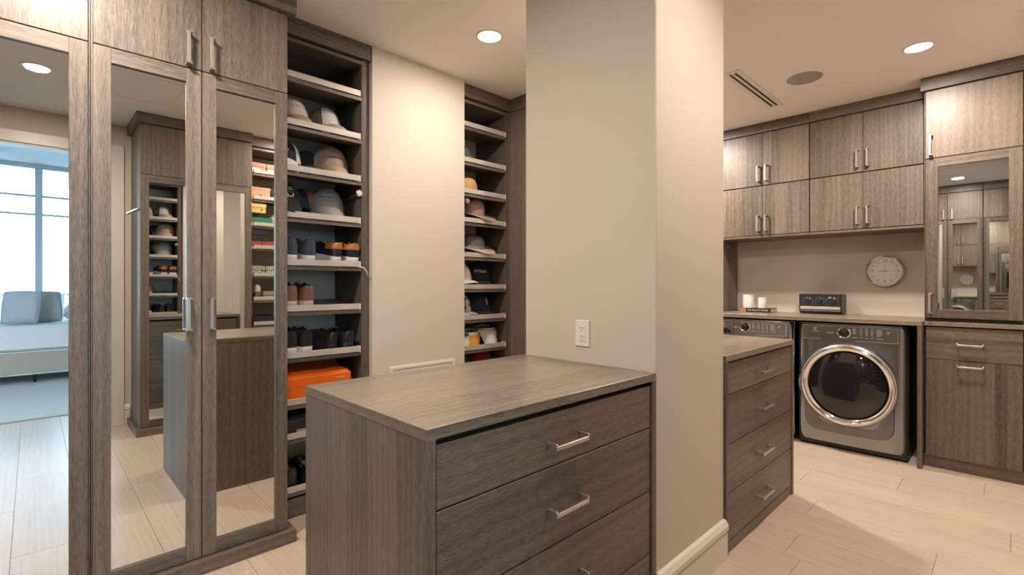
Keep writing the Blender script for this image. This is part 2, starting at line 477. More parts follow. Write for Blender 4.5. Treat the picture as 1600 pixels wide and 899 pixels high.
island = drawer_chest('island_dresser', 'dark wood island dresser in front, its right end against the pillar', (0.62, 0.905, 0), 0.996, 0.665, 0.90,
                      [(0.706, 0.858), (0.48, 0.706), (0.255, 0.48), (0.062, 0.255)], 0.062, 0.15)
chest = drawer_chest('drawer_chest', 'dark wood chest of four drawers behind the pillar facing the laundry', (2.212, 0.895, 0), 0.962, 0.67, 0.90,
                     [(0.72, 0.866), (0.495, 0.72), (0.272, 0.495), (0.055, 0.272)], 0.055, 0.165)

# outlet on the pillar side (faces west)
ou = thing('wall_outlet', 'white wall outlet plate on the pillar above the island top', 'outlet', (1.617, 1.236, 1.02), -PI / 2)
part('plate', MB().box(-0.036, 0.036, -0.006, 0, -0.055, 0.055), white_plastic, ou, bevel=0.003)
part('receptacle', MB().box(-0.017, 0.017, -0.008, -0.005, -0.034, 0.034), white_plastic, ou, bevel=0.001)
sl = MB()
for zc in (0.018, -0.018):
    sl.box(-0.008, -0.006, -0.0086, -0.007, zc, zc + 0.009).box(0.005, 0.007, -0.0086, -0.007, zc + 0.001, zc + 0.008).lathe([(0.0026, -0.0086 + 0.017), (0.0026, 0.007)], 10, 'Y', (0, 0, zc - 0.007))
part('slots', sl, gap_dark, ou)

# ------------------------------------------------------------------ laundry wall
RZ = -PI / 2
# worktop over washer and dryer with its right support panel
wt = thing('worktop', 'long dark wood worktop over the washer and dryer', 'worktop', (4.19, 1.857, 0), RZ)
part('slab', MB().box(0, 1.436, 0, 0.669, 0.947, 0.975), wood_top, wt, bevel=0.001)
part('support_panel', MB().box(1.412, 1.436, 0.002, 0.669, 0, 0.947), wood_v, wt, bevel=0.001)
gp = thing('gable_panel', 'tall dark wood end panel at the left end of the laundry niche', 'panel', (4.19, 1.887, 0), RZ)
part('lower_panel', MB().box(0, 0.029, 0, 0.669, 0, 0.975), wood_v, gp, bevel=0.001)
part('upper_panel', MB().box(0, 0.029, 0.30, 0.669, 0.975, CEIL - 0.002), wood_v, gp, bevel=0.001)
part('hanging_rod_cup', MB().lathe([(0.014, 0), (0.014, 0.012)], 14, 'X', (0.028, 0.42, 1.57)), chrome, gp, smooth=True)

def wall_cabinet(label, y_left, W, x0=4.47, crown_l=0, crown_r=0):
    t = thing('wall_cabinet', label, 'cabinet', (x0, y_left, 0), RZ, None)
    part('body', MB().box(0.002, W - 0.002, 0.021, 0.389, 1.64, 2.52), gap_dark, t)
    part('bottom_panel', MB().box(0, W, 0.0, 0.389, 1.622, 1.640), wood_h, t, bevel=0.001)
    part('crown', MB().box(crown_l, W + crown_r, -0.015, 0.389, 2.524, CEIL - 0.001), wood_h, t, bevel=0.001)
    h = W / 2
    for z0, z1 in ((1.645, 2.065), (2.073, 2.519)):
        slab_door('door', t, 0.003, h - 0.0015, z0, z1, h - 0.032, z0 + 0.10)
        slab_door('door', t, h + 0.0015, W - 0.003, z0, z1, h + 0.032, z0 + 0.10)
    return t
wall_cabinet('left four-door dark wood wall cabinet above the candles and washer', 1.857, 0.710)
wall_cabinet('right four-door dark wood wall cabinet above clock and dryer', 1.145, 0.708)

# base cabinet and mirrored upper cabinet on the right
bc = thing('base_cabinet', 'dark wood base cabinet with drawer and tilt-out door right of the dryer', 'cabinet', (4.285, 0.418, 0), RZ)
part('top', MB().box(0, 0.465, -0.012, 0.574, 0.947, 0.975), wood_top, bc, bevel=0.001)
part('body', MB().box(0.0, 0.465, 0.022, 0.574, 0.0, 0.946), gap_dark, bc)
part('plinth', MB().box(0.0, 0.465, 0.018, 0.024, 0.0, 0.078), wood_h, bc, bevel=0.001)
slab_door('drawer', bc, 0.009, 0.46, 0.728, 0.938, 0.226, 0.832, False, 0.128, m=wood_h)
slab_door('tilt_door', bc, 0.009, 0.46, 0.082, 0.724, 0.226, 0.692, False, 0.128)
uc = thing('tower_cabinet', 'dark wood upper cabinet with mirrored door standing on the base cabinet', 'cabinet', (4.28, 0.418, 0), RZ)
part('body', MB().box(0.0, 0.465, 0.0215, 0.579, 0.977, 2.515), wood_v, uc)
part('reveal', MB().box(0.003, 0.462, 0.0195, 0.0216, 0.977, 2.515), gap_dark, uc)
part('crown', MB().box(-0.018, 0.475, -0.015, 0.579, 2.517, CEIL - 0.001), wood_h, uc, bevel=0.001)
slab_door('upper_door', uc, 0.009, 0.46, 2.063, 2.510, 0.036, 2.145)
shaker(uc, 0.009, 0.46, 1.000, 2.058, 0.060, 0.034, 1.095)

# ---- washer and dryer
def text_bars(mb, x, z, rows, w, gap=0.0075, h=0.0028, y=-0.0006):
    for i in range(rows):
        ww = w * random.uniform(0.55, 1.0)
        mb.box(x, x + ww, y - 0.0005, y, z - i * gap, z - i * gap + h)
def appliance(name, label, loc, W, H, dryer):
    t = thing(name, label, 'dryer' if dryer else 'washing machine', loc, RZ)
    body_m = black_plastic
    part('cabinet', MB().box(0.004, W - 0.004, 0.03, 0.60, 0.012, H - 0.006), body_m, t, bevel=0.006)
    for fx in (0.06, W - 0.06):
        for fy in (0.10, 0.54):
            part('foot', MB().lathe([(0.022, 0), (0.022, 0.012), (0.012, 0.014), (0.012, 0.03)], 12, c=(fx, fy, 0)), black_plastic, t)
    zc, xc = 0.49, W / 2 - 0.01
    # front panel: gently bulging sheet, rounded at its edges
    def fn(u, v):
        e = 0.0
        a = abs(u - 0.5) * 2; b = abs(v - 0.5) * 2
        e = 0.030 * (a ** 10) + 0.012 * (b ** 12)
        y = 0.012 - 0.018 * (1 - a * a) * (0.6 + 0.4 * (1 - b * b)) + e
        return (0.001 + u * (W - 0.002), y, 0.045 + v * (H - 0.047))
    fp = part('front_panel', MB().grid(fn, 32, 32), steel if dryer else steel_light, t, solid=0.01, smooth=True)
    # scooped lower field round the door, its darker reflection put into the steel colour
    n = 40; pts = []
    for k in range(n):
        a = 2 * PI * k / n
        c, s = math.cos(a), math.sin(a)
        px_ = xc + 0.275 * math.copysign(abs(c) ** 0.35, c)
        pz_ = 0.33 + 0.205 * math.copysign(abs(s) ** 0.35, s)
        pts.append((px_, pz_))
    def yf(x, z):
        return fn((x - 0.001) / (W - 0.002), (z - 0.045) / (H - 0.047))[1]
    ring = MB(); vs = []; fs = []
    for sc_, dy in ((1.0, 0.0005), (0.985, -0.0035), (0.70, -0.0035)):
        for p in pts:
            x = xc + (p[0] - xc) * sc_; z = 0.33 + (p[1] - 0.33) * sc_
            vs.append((x, yf(x, z) + dy, z))
    for i in range(2):
        for k in range(n):
            k2 = (k + 1) % n
            fs.append((i * n + k, i * n + k2, (i + 1) * n + k2, (i + 1) * n + k))
    ring.add(vs, fs)
    part('door_surround', ring, plain('painted_scoop_reflection', (0.20, 0.205, 0.21), 0.24, 0.9, vary=0.02), t, smooth=True)
    # door
    d = part('door', MB().lathe([(0.296, 0.0), (0.298, 0.018), (0.292, 0.030), (0.284, 0.034), (0.270, 0.034)], 72, 'Y', (xc, -0.002, zc), cap=False), steel_light, t, smooth=True)
    part('outer_chrome_ring', MB().lathe([(0.301, 0.012), (0.302, 0.018), (0.299, 0.0225), (0.295, 0.020)], 72, 'Y', (xc, -0.002, zc), cap=False), chrome, d, smooth=True)
    part('chrome_ring', MB().lathe([(0.285, 0.030), (0.281, 0.042), (0.270, 0.047), (0.255, 0.040), (0.243, 0.026), (0.238, 0.012)], 72, 'Y', (xc, -0.002, zc), cap=False), chrome, d, smooth=True)
    prof = [(0.238, 0.012), (0.236, 0.018), (0.20, 0.030), (0.14, 0.040), (0.07, 0.045), (0.0005, 0.046)]
    gl = plain('dark_door_glass', (0.010, 0.010, 0.011), 0.04, 0.0, vary=0.2, bump_scale=2, coat=0.5)
    part('door_glass', MB().lathe(prof, 72, 'Y', (xc, -0.002, zc)), gl, d, smooth=True)
    hb = MB()
    def hf(u, v):
        a = math.radians(165 + 40 * u)
        r = 0.296 + 0.022 * math.sin(PI * u) * (1 if v < 0.99 else 1)
        y = -0.002 - (0.004 + 0.026 * math.sin(PI * v))
        rr = 0.285 + (r - 0.285) * v
        return (xc + rr * math.cos(a), y, zc + rr * math.sin(a))
    part('door_handle', hb.grid(hf, 12, 6), steel_light, d, smooth=True, solid=0.003)
    # control panel
    zt = H - 0.012
    cp = part('control_panel', MB().box(0.035, W - 0.045, -0.0045, 0.012, H - 0.128, H - 0.012), steel if dryer else steel_light, t, bevel=0.003)
    o = MB(); x0, x1, za, zb = 0.04, W - 0.05, H - 0.122, H - 0.018
    o.box(x0, x1, -0.0056, -0.0045, zb - 0.002, zb).box(x1 - 0.003, x1, -0.0056, -0.0045, za, zb).box(x0, x0 + 0.002, -0.0056, -0.0045, za, zb)
    o.box(x0, x0 + 0.12, -0.0056, -0.0045, za, za + 0.002).box(x0 + 0.34, x1, -0.0056, -0.0045, za, za + 0.003)
    part('trim_line', o, fence_mat, cp)
    kx = W * 0.455; kz = H - 0.065
    k = part('dial', MB().lathe([(0.030, 0.0), (0.030, 0.012), (0.026, 0.022), (0.018, 0.025), (0.0005, 0.026)], 36, 'Y', (kx, -0.006, kz)), black_plastic, cp, smooth=True)
    part('dial_ring', MB().lathe([(0.043, 0.0), (0.043, 0.006), (0.038, 0.010), (0.031, 0.008)], 36, 'Y', (kx, -0.0045, kz), cap=False), chrome, k, smooth=True)
    pr = MB(); xx = kx + 0.055
    for w_, rows in ((0.028, 6), (0.016, 7), (0.016, 7), (0.016, 7), (0.040, 7)):
        text_bars(pr, xx, H - 0.034, rows, w_, y=-0.0046)
        pr.box(xx - 0.003, xx + w_, -0.0052, -0.0046, H - 0.098, H - 0.094)
        xx += w_ + 0.016
    pr.box(xx, xx + 0.02, -0.0052, -0.0046, H - 0.050, H - 0.044).box(xx, xx + 0.016, -0.0052, -0.0046, H - 0.060, H - 0.057)
    pr.box(0.20, 0.245, -0.0052, -0.0046, H - 0.070, H - 0.067).box(0.20, 0.235, -0.0052, -0.0046, H - 0.076, H - 0.074)
    pr.box(0.115, 0.135, -0.0052, -0.0046, H - 0.056, H - 0.053).box(0.115, 0.135, -0.0052, -0.0046, H - 0.038, H - 0.035).box(0.115, 0.119, -0.0052, -0.0046, H - 0.053, H - 0.038).box(0.122, 0.133, -0.0052, -0.0046, H - 0.047, H - 0.044)
    pr.box(0.10, 0.15, -0.0052, -0.0046, H - 0.068, H - 0.066)
    part('panel_print', pr, print_mat, cp)
    if not dryer:
        dr = part('detergent_drawer', MB().prism([(0.06, H - 0.125), (0.19, H - 0.125), (0.175, H - 0.095), (0.15, H - 0.086), (0.06, H - 0.082)], -0.0075, -0.004, 'Y'), black_plastic, cp)
        part('seam', MB().box(0.206, 0.209, -0.0052, -0.0044, H - 0.127, H - 0.013), gap_dark, cp)
    return t
dry = appliance('clothes_dryer', 'graphite front-loading dryer with big round door below the radio', (4.235, 1.17, 0), 0.672, 0.934, True)
was = appliance('washing_machine', 'grey washing machine mostly hidden behind the drawer chest', (4.235, 1.855, 0), 0.655, 0.934, False)

# ---- clock
ck = thing('wall_clock', 'round chrome-rimmed white wall clock on the wall right of the radio', 'clock', (4.86, 0.712, 1.327), RZ)
part('rim', MB().lathe([(0.122, 0), (0.122, 0.035), (0.119, 0.042), (0.113, 0.040), (0.110, 0.028)], 48, 'Y', cap=False), chrome, ck, smooth=True)
part('dial_face', MB().lathe([(0.111, 0.0), (0.111, 0.027)], 48, 'Y'), plain('clock_face', (0.88, 0.87, 0.84), 0.4, vary=0.02), ck)
ink = plain('clock_ink', (0.20, 0.20, 0.21), 0.5, vary=0.05)
tk = MB()
for i in range(12):
    if i % 3 == 0: continue
    a = i * PI / 6; ca, sa = math.cos(a), math.sin(a)
    c = Vector((sa * 0.085, 0, ca * 0.085)); d = Vector((sa, 0, ca)) * 0.011; n_ = Vector((ca, 0, -sa)) * 0.002
    vs = []
    for yy in (-0.0275, -0.0285):
        for p in (c - d - n_, c - d + n_, c + d + n_, c + d - n_): vs.append((p.x, yy, p.z))
    tk.add(vs, [(0, 1, 2, 3), (4, 7, 6, 5), (0, 4, 5, 1), (1, 5, 6, 2), (2, 6, 7, 3), (3, 7, 4, 0)])
part('hour_ticks', tk, ink, ck)
for s, x, z in (('12', 0, 0.082), ('3', 0.082, 0), ('6', 0, -0.082), ('9', -0.082, 0)):
    front_text(s, 0.034, ck, (x, -0.0278, z), ink, 'numeral')
def hand(name, ang, L_, w, y, tail=0.015):
    a = math.radians(ang); d = Vector((math.sin(a), 0, math.cos(a))); n_ = Vector((d.z, 0, -d.x)) * w
    vs = []
    for yy in (y, y - 0.001):
        for p in (-d * tail - n_, -d * tail + n_, d * L_ + n_ * 0.6, d * L_ - n_ * 0.6): vs.append((p.x, yy, p.z))
    part(name, MB().add(vs, [(0, 1, 2, 3), (4, 7, 6, 5), (0, 4, 5, 1), (1, 5, 6, 2), (2, 6, 7, 3), (3, 7, 4, 0)]), ink, ck)
hand('hour_hand', 266, 0.042, 0.0025, -0.0290)
hand('minute_hand', 89, 0.075, 0.0012, -0.0302)
hand('second_hand', 186, 0.060, 0.0008, -0.0314, tail=0.05)

# ---- radio
rd = thing('radio', 'black retro tabletop radio with silver band on the laundry worktop', 'radio', (4.66, 1.272, 0.975), RZ)
part('case', MB().prism([(0.012, 0.012), (0.0, 0.030), (0.0, 0.166), (0.15, 0.166), (0.165, 0.150), (0.165, 0.012), (0.15, 0.004), (0.02, 0.004)], 0, 0.305, 'X'), black_plastic, rd, bevel=0.002)
part('foot', MB().box(0.02, 0.285, 0.02, 0.145, 0, 0.005), black_plastic, rd)
part('silver_band', MB().box(0.008, 0.297, -0.003, 0.001, 0.040, 0.064), fence_mat, rd, bevel=0.001)
part('lower_band', MB().box(0.008, 0.297, -0.001, 0.001, 0.026, 0.033), steel_light, rd)
part('face_panel', MB().box(0.010, 0.295, -0.002, 0.001, 0.068, 0.158), plain('radio_face', (0.03, 0.03, 0.032), 0.2, vary=0.2, bump_scale=30), rd, bevel=0.001)
for i, (cx, rr) in enumerate(((0.065, 0.030), (0.150, 0.026), (0.238, 0.036))):
    dl = part('dial', MB().lathe([(rr, 0), (rr, 0.005), (rr * 0.75, 0.010), (rr * 0.70, 0.012), (0.0005, 0.012)], 28, 'Y', (cx, -0.002, 0.108)), plain('dial_black', (0.022, 0.022, 0.024), 0.3, vary=0.1), rd, smooth=True)
    dots = MB()
    for k in range(12):
        a = 2 * PI * k / 12
        dots.lathe([(0.0018, 0), (0.0018, 0.001)], 8, 'Y', (cx + (rr + 0.005) * math.cos(a), -0.002, 0.108 + (rr + 0.005) * math.sin(a)))
    part('dial_marks', dots, print_mat, dl)
part('antenna_knob', MB().lathe([(0.006, 0), (0.006, 0.006), (0.0005, 0.009)], 12, c=(0.14, 0.07, 0.166)), chrome, rd, smooth=True)

# ---- book and candles
bk = thing('book', 'thick black book lying on the worktop under two white candles', 'book', (4.585, 1.735, 0.975), RZ - 0.02)
part('cover', MB().box(0, 0.262, 0, 0.17, 0, 0.003).box(0, 0.262, 0, 0.17, 0.033, 0.036).box(0.0, 0.262, 0, 0.003, 0.003, 0.033), black_plastic, bk, bevel=0.0008)
part('pages', MB().box(0.003, 0.258, 0.004, 0.166, 0.003, 0.033), plain('paper', (0.66, 0.52, 0.37), 0.8, bump=0.1), bk)
part('spine_band', MB().box(-0.001, 0.058, -0.0012, 0.0008, 0.001, 0.035), plain('tan_band', (0.36, 0.20, 0.10), 0.6, vary=0.1), bk)
front_text('BIG BLACK BOOK', 0.0215, bk, (0.158, -0.0004, 0.018), print_mat, 'spine_title')
candle_m = plain('white_candle_wax', (0.76, 0.71, 0.63), 0.5, vary=0.02, bump_scale=20)
def candle(label, y, x, r, hgt):
    t = thing('candle', label, 'candle', (x, y, 1.011), 0, 'white candles on the black book')
    part('body', MB().lathe([(r, 0), (r, hgt - 0.012), (r * 0.98, hgt - 0.010)], 32), candle_m, t, smooth=True)
    part('lid', MB().lathe([(r * 1.02, hgt - 0.009), (r * 1.02, hgt - 0.001), (r * 0.97, hgt)], 32), white_plastic, t, smooth=True)
candle('taller white candle jar on the left end of black book', 1.685, 4.66, 0.046, 0.118)
candle('shorter white candle jar right of the taller one on the book', 1.565, 4.66, 0.035, 0.094)

# ------------------------------------------------------------------ ceiling fittings
def downlight(label, x, y, k=1.0):
    t = thing('ceiling_light', label, 'ceiling light', (x, y, CEIL))
    part('trim_ring', MB().lathe([(0.078, 0.0), (0.078, -0.004), (0.066, -0.006), (0.062, -0.002)], 40, cap=False), white_plastic, t, smooth=True)
    part('lens', MB().lathe([(0.062, -0.001), (0.062, -0.003)], 40), lamp_glow, t)
    ld = bpy.data.lights.new('downlight', 'AREA')
    ld.shape = 'DISK'; ld.size = 0.11; ld.energy = LAMP_POWER * k; ld.color = LAMP_COLOR; ld.spread = LAMP_SPREAD
    lo = bpy.data.objects.new('bulb', ld)
    COL.objects.link(lo); lo.parent = t; lo.location = (0, 0, -0.012)
    return t
downlight('round recessed ceiling light over the shoe shelves, left of the pillar', 1.82, 2.04, 0.5)
downlight('round recessed ceiling light over the laundry floor at right', 3.69, 0.386, 1.25)
downlight('round recessed ceiling light seen in the far left wardrobe mirror', 0.02, 0.50, 0.8)
downlight('round recessed ceiling light above the island drawers, out of frame', 1.80, 0.22, 0.62)
downlight('round recessed ceiling light before the wardrobe, out of frame', 0.05, 1.90, 1.35)
downlight('round recessed ceiling light behind the pillar on the washer side', 3.85, 2.10, 1.8)

sp = thing('ceiling_speaker', 'flat grey round speaker grille on the laundry ceiling', 'speaker', (3.698, 0.978, CEIL))
part('grille', MB().lathe([(0.104, 0), (0.104, -0.004), (0.100, -0.006), (0.0005, -0.006)], 48), plain('speaker_mesh', (0.36, 0.35, 0.33), 0.7, bump=0.3, bump_scale=900), sp, smooth=True)
vt = thing('ceiling_vent', 'narrow white ceiling air vent with two dark slots', 'air vent', (3.245, 1.345, CEIL), 0)
fl_ = MB().box(0, 0.88, -0.115, -0.082, -0.005, 0).box(0, 0.88, -0.033, 0, -0.005, 0).box(0, 0.035, -0.082, -0.033, -0.005, 0).box(0.855, 0.88, -0.082, -0.033, -0.005, 0)
part('frame', fl_, white_plastic, vt, bevel=0.001)
part('centre_blade', MB().box(0.035, 0.855, -0.066, -0.049, -0.004, 0), white_plastic, vt)
part('slot', MB().box(0.035, 0.855, -0.049, -0.033, -0.0015, 0), gap_dark, vt)
part('slot', MB().box(0.035, 0.855, -0.082, -0.066, -0.0015, 0), gap_dark, vt)
def hatch(label, x0, x1, y0, y1):
    t = thing('ceiling_hatch', label, 'hatch', (x0, y0, CEIL))
    w, d = x1 - x0, y1 - y0
    part('frame', MB().box(0, w, 0, 0.012, -0.003, 0).box(0, w, d - 0.012, d, -0.003, 0).box(0, 0.012, 0.012, d - 0.012, -0.003, 0).box(w - 0.012, w, 0.012, d - 0.012, -0.003, 0), paint_ceil, t)
    part('panel', MB().box(0.015, w - 0.015, 0.015, d - 0.015, -0.002, 0), paint_ceil, t)
hatch('flush white ceiling hatch at the top right corner over the laundry', 3.565, 4.18, -0.50, -0.02)
hatch('flush white ceiling hatch seen in the left wardrobe door mirror', 0.25, 0.78, 0.25, 0.82)

# ------------------------------------------------------------------ caps, hats, shoes, boxes
def cloth(name, c, vary=0.12, bump=0.25, scale=350, rough=0.85):
    return plain('cloth_' + name, c, rough, 0, bump, scale, vary=0.0) if not vary else plain('cloth_' + name, c, rough, 0, bump, scale, vary=vary)
C_BEIGE = cloth('beige', (0.52, 0.44, 0.34)); C_TAN = cloth('tan', (0.42, 0.29, 0.17)); C_WHITE = cloth('white', (0.70, 0.66, 0.60))
C_BLACK = cloth('black', (0.014, 0.014, 0.016)); C_KHAKI = cloth('khaki', (0.36, 0.28, 0.20)); C_GREY = cloth('grey', (0.30, 0.285, 0.265))
C_MESH = cloth('brown_mesh', (0.16, 0.13, 0.10), bump=0.6, scale=700); C_NAVY = cloth('navy', (0.02, 0.028, 0.055)); C_ORANGE = cloth('orange', (0.42, 0.13, 0.06))
C_BLUE = cloth('denim', (0.075, 0.095, 0.14)); C_STRAW = cloth('straw', (0.55, 0.33, 0.13), bump=0.7, scale=250); C_PINK = cloth('dusty_pink', (0.42, 0.29, 0.23))
C_OLIVE = cloth('olive', (0.13, 0.11, 0.06)); C_YELLOW = cloth('yellow', (0.70, 0.34, 0.04)); C_DGREY = cloth('dark_grey', (0.13, 0.13, 0.13)); C_RED = cloth('red', (0.32, 0.02, 0.02)); C_GREEN = cloth('green', (0.01, 0.10, 0.045))
INK = plain('dark_thread', (0.03, 0.025, 0.025), 0.8, vary=0.1); INKW = plain('white_thread', (0.72, 0.70, 0.66), 0.8, vary=0.05)
def camo():
    m, t, b = new_mat('camouflage_cloth')
    tc_ = t.nodes.new('ShaderNodeTexCoord'); n = t.nodes.new('ShaderNodeTexNoise'); n.inputs['Scale'].default_value = 38; n.inputs['Detail'].default_value = 1
    r = t.nodes.new('ShaderNodeValToRGB'); r.color_ramp.interpolation = 'CONSTANT'
    e = r.color_ramp.elements; e[0].color = (0.05, 0.05, 0.04, 1); e[1].position = 0.44; e[1].color = (0.22, 0.23, 0.19, 1)
    q = e.new(0.52); q.color = (0.50, 0.48, 0.42, 1)
    t.links.new(tc_.outputs['Object'], n.inputs['Vector']); t.links.new(n.outputs['Fac'], r.inputs[0]); t.links.new(r.outputs[0], b.inputs['Base Color'])
    b.inputs['Roughness'].default_value = 0.9
    return m
C_CAMO = camo()
RX, RY, RZD = 0.086, 0.096, 0.128
def dome_pt(a, e, k=1.0):
    """a: azimuth from the front (-y), e: 0 rim .. 1 crown"""
    el = e * PI / 2
    c = math.cos(el) ** 0.8
    return Vector((RX * k * c * math.sin(a), -RY * k * c * math.cos(a), RZD * k * math.sin(el) ** 0.92))
def cap(label, loc, rz, front, side, brim, tilt=0.10, scale=1.0, marks=None, under=None, droop=0.018, blen=0.070):
    if loc[1] > 2 and loc[0] < 2 and loc[2] > 1.5: loc = (loc[0], loc[1] + 0.066 * scale, loc[2] + 0.050); tilt = -0.13; droop = 0.058
    elif loc[1] > 2: loc = (loc[0], loc[1] + 0.066 * scale, loc[2] + 0.030); tilt = -0.04
    t = thing('cap', label, 'cap', loc, rot=(tilt, 0, rz), group='caps on the closet shelves')
    t.scale = (scale,) * 3
    A = 0.95
    f = part('front_panel', MB().grid(lambda u, v: tuple(dome_pt(-A + 2 * A * u, v * 0.97)), 14, 12), front, t, solid=-0.002, smooth=True, weld=True)
    part('crown_back', MB().grid(lambda u, v: tuple(dome_pt(A + (2 * PI - 2 * A) * u, v * 0.97)), 26, 12), side, t, solid=-0.002, smooth=True, weld=True)
    part('seam', MB().tube([tuple(dome_pt(0, e / 10, 1.004)) for e in range(1, 11)], 0.0012, 6).tube([tuple(dome_pt(PI, e / 10, 1.004)) for e in range(1, 11)], 0.0012, 6), side, t)
    part('button', MB().lathe([(0.009, RZD - 0.003), (0.009, RZD + 0.002), (0.004, RZD + 0.005)], 12), brim, t, smooth=True)
    def bf(u, v):
        a = -1.15 + 2.3 * u
        p = dome_pt(a, 0.0, 0.995)
        L_ = blen * max(0.0, math.cos(a * 1.22)) ** 0.6
        d = Vector((math.sin(a) * 0.30, -1, 0)).normalized()
        q = p + d * (L_ * v)
        q.z = 0.006 - droop * v * v - 0.020 * (abs(u - 0.5) * 2) ** 2 * (0.3 + 0.7 * v)
        return tuple(q)
    part('brim', MB().grid(bf, 22, 6), brim, t, solid=0.003, smooth=True)
    for me_, m_ in (marks or []):
        pass
    return t
def wrap_mark(t, polys, mat, name='emblem'):
    """flat outlines (metres) laid on the front of a cap"""
    mb = MB()
    for pl in polys:
        vs = []
        for x, z in pl:
            a = x / RX
            e = min(0.95, max(0.02, z / RZD)); e = math.asin(e) / (PI / 2)
            vs.append(tuple(dome_pt(a, e, 1.022)))
        mb.add(vs, [tuple(range(len(vs)))])
    return part(name, mb, mat, t)
def wrap_text(t, s, size, zc, mat, xc=0.0, name='lettering'):
    me = text_mesh(s, size, 0.0, mat)
    bm = bmesh.new(); bm.from_mesh(me)
    bmesh.ops.triangulate(bm, faces=bm.faces)
    for v in bm.verts:
        a = (v.co.x + xc) / RX
        e = min(0.97, max(0.02, (v.co.y + zc) / RZD)); e = math.asin(e) / (PI / 2)
        p = dome_pt(a, e, 1.025)
        v.co = p
    bm.to_mesh(me); bm.free()
    return link(name, me, t)
def scribble(x0, x1, z, amp, n, w=0.0022):
    """a run of handwriting-like strokes"""
    out = []
    for i in range(n):
        xa = x0 + (x1 - x0) * i / n; xb = x0 + (x1 - x0) * (i + 0.8) / n
        za = z + (amp if i % 2 else -amp) * random.uniform(0.5, 1); zb = z + (-amp if i % 2 else amp) * random.uniform(0.3, 1)
        out.append([(xa, za - w / 2), (xa + w, za + w / 2), (xb + w / 2, zb + w / 2), (xb - w / 2, zb - w / 2)])
    return out

def on(unit, zs, i, x, d, extra=0.0):
    """a point resting on shelf i of a unit: x along it, d metres behind its front edge"""
    return (unit[0] + x if unit is not OU else unit[0] - x, unit[1] + 0.02 + d if unit is not OU else unit[1] - 0.02 - d, zs[i] + 0.021 + SLOPE * d / SD + extra)
TL = math.atan2(SLOPE, SD)

# left unit, second shelf from top
c1 = cap('beige and white washed cap at the left end of the upper cap shelf', on(LU, ZS, 1, 0.145, 0.10), 0.15, C_BEIGE, C_WHITE, C_TAN, TL)
wrap_mark(c1, scribble(-0.05, 0.05, 0.055, 0.012, 9, 0.003), INK)
c2 = cap('white trucker cap with small dark helmet emblem, right end of upper cap shelf', on(LU, ZS, 1, 0.345, 0.13), 0.40, C_WHITE, C_MESH, C_BEIGE, TL)
wrap_mark(c2, [[(0.022, 0.028), (0.034, 0.030), (0.036, 0.042), (0.042, 0.046), (0.044, 0.056), (0.034, 0.064), (0.022, 0.062), (0.016, 0.052), (0.024, 0.046)]], INK)
wrap_mark(c2, [[(-0.012 + 0.007 * i, 0.075), (-0.008 + 0.007 * i, 0.075), (-0.008 + 0.007 * i, 0.097), (-0.012 + 0.007 * i, 0.097)] for i in range(5)], C_GREY, 'faint_print')
# third shelf
c3 = cap('black and white cap with white mark at left end of the second cap shelf', on(LU, ZS, 2, 0.105, 0.11), -0.45, C_BLACK, C_WHITE, C_WHITE, TL, 1.05)
wrap_text(c3, 'ao', 0.026, 0.052, INKW, 0.03)
c4 = cap('khaki cap with dark bird script and arched lettering on its front', on(LU, ZS, 2, 0.375, 0.115), -0.22, C_KHAKI, C_BEIGE, C_TAN, TL, 1.16)
wrap_mark(c4, scribble(-0.028, 0.034, 0.082, 0.010, 7, 0.0025) + [[(-0.01, 0.092), (0.02, 0.097), (0.036, 0.092), (0.02, 0.093)]], INK)
wrap_text(c4, 'Creasbuto', 0.0225, 0.046, INK)
c5 = cap('dark cap with white stitching lying behind the khaki cap', on(LU, ZS, 2, 0.265, 0.20), 0.6, C_BLACK, C_BLACK, C_DGREY, TL, 0.8)
wrap_mark(c5, scribble(-0.05, 0.05, 0.045, 0.010, 8, 0.0022), C_GREY)
# fourth shelf
c6 = cap('black cap with white bird head and lettering at left end', on(LU, ZS, 3, 0.105, 0.10), -0.25, C_BLACK, C_BLACK, C_BLACK, TL, 1.12)
wrap_text(c6, 'EAGLES', 0.026, 0.078, INKW, 0.004)
wrap_mark(c6, [[(0.000, 0.040), (0.012, 0.056), (0.028, 0.060), (0.044, 0.054), (0.048, 0.046), (0.040, 0.044), (0.042, 0.034), (0.032, 0.038), (0.026, 0.030), (0.020, 0.036), (0.012, 0.030), (0.010, 0.038)]], INKW)
c7 = cap('silver grey cap with dark script on its front', on(LU, ZS, 3, 0.355, 0.125), -0.22, C_GREY, C_GREY, C_GREY, TL, 1.15)
wrap_mark(c7, scribble(-0.005, 0.035, 0.082, 0.010, 5, 0.0022), INK)
wrap_text(c7, 'Newstrom', 0.024, 0.056, INK)
wrap_mark(c7, scribble(-0.042, 0.042, 0.036, 0.006, 14, 0.002), INK, 'lower_script')
c8 = cap('navy cap with orange front lying behind the silver cap', on(LU, ZS, 3, 0.255, 0.20), 0.9, C_ORANGE, C_NAVY, C_NAVY, TL, 0.95)

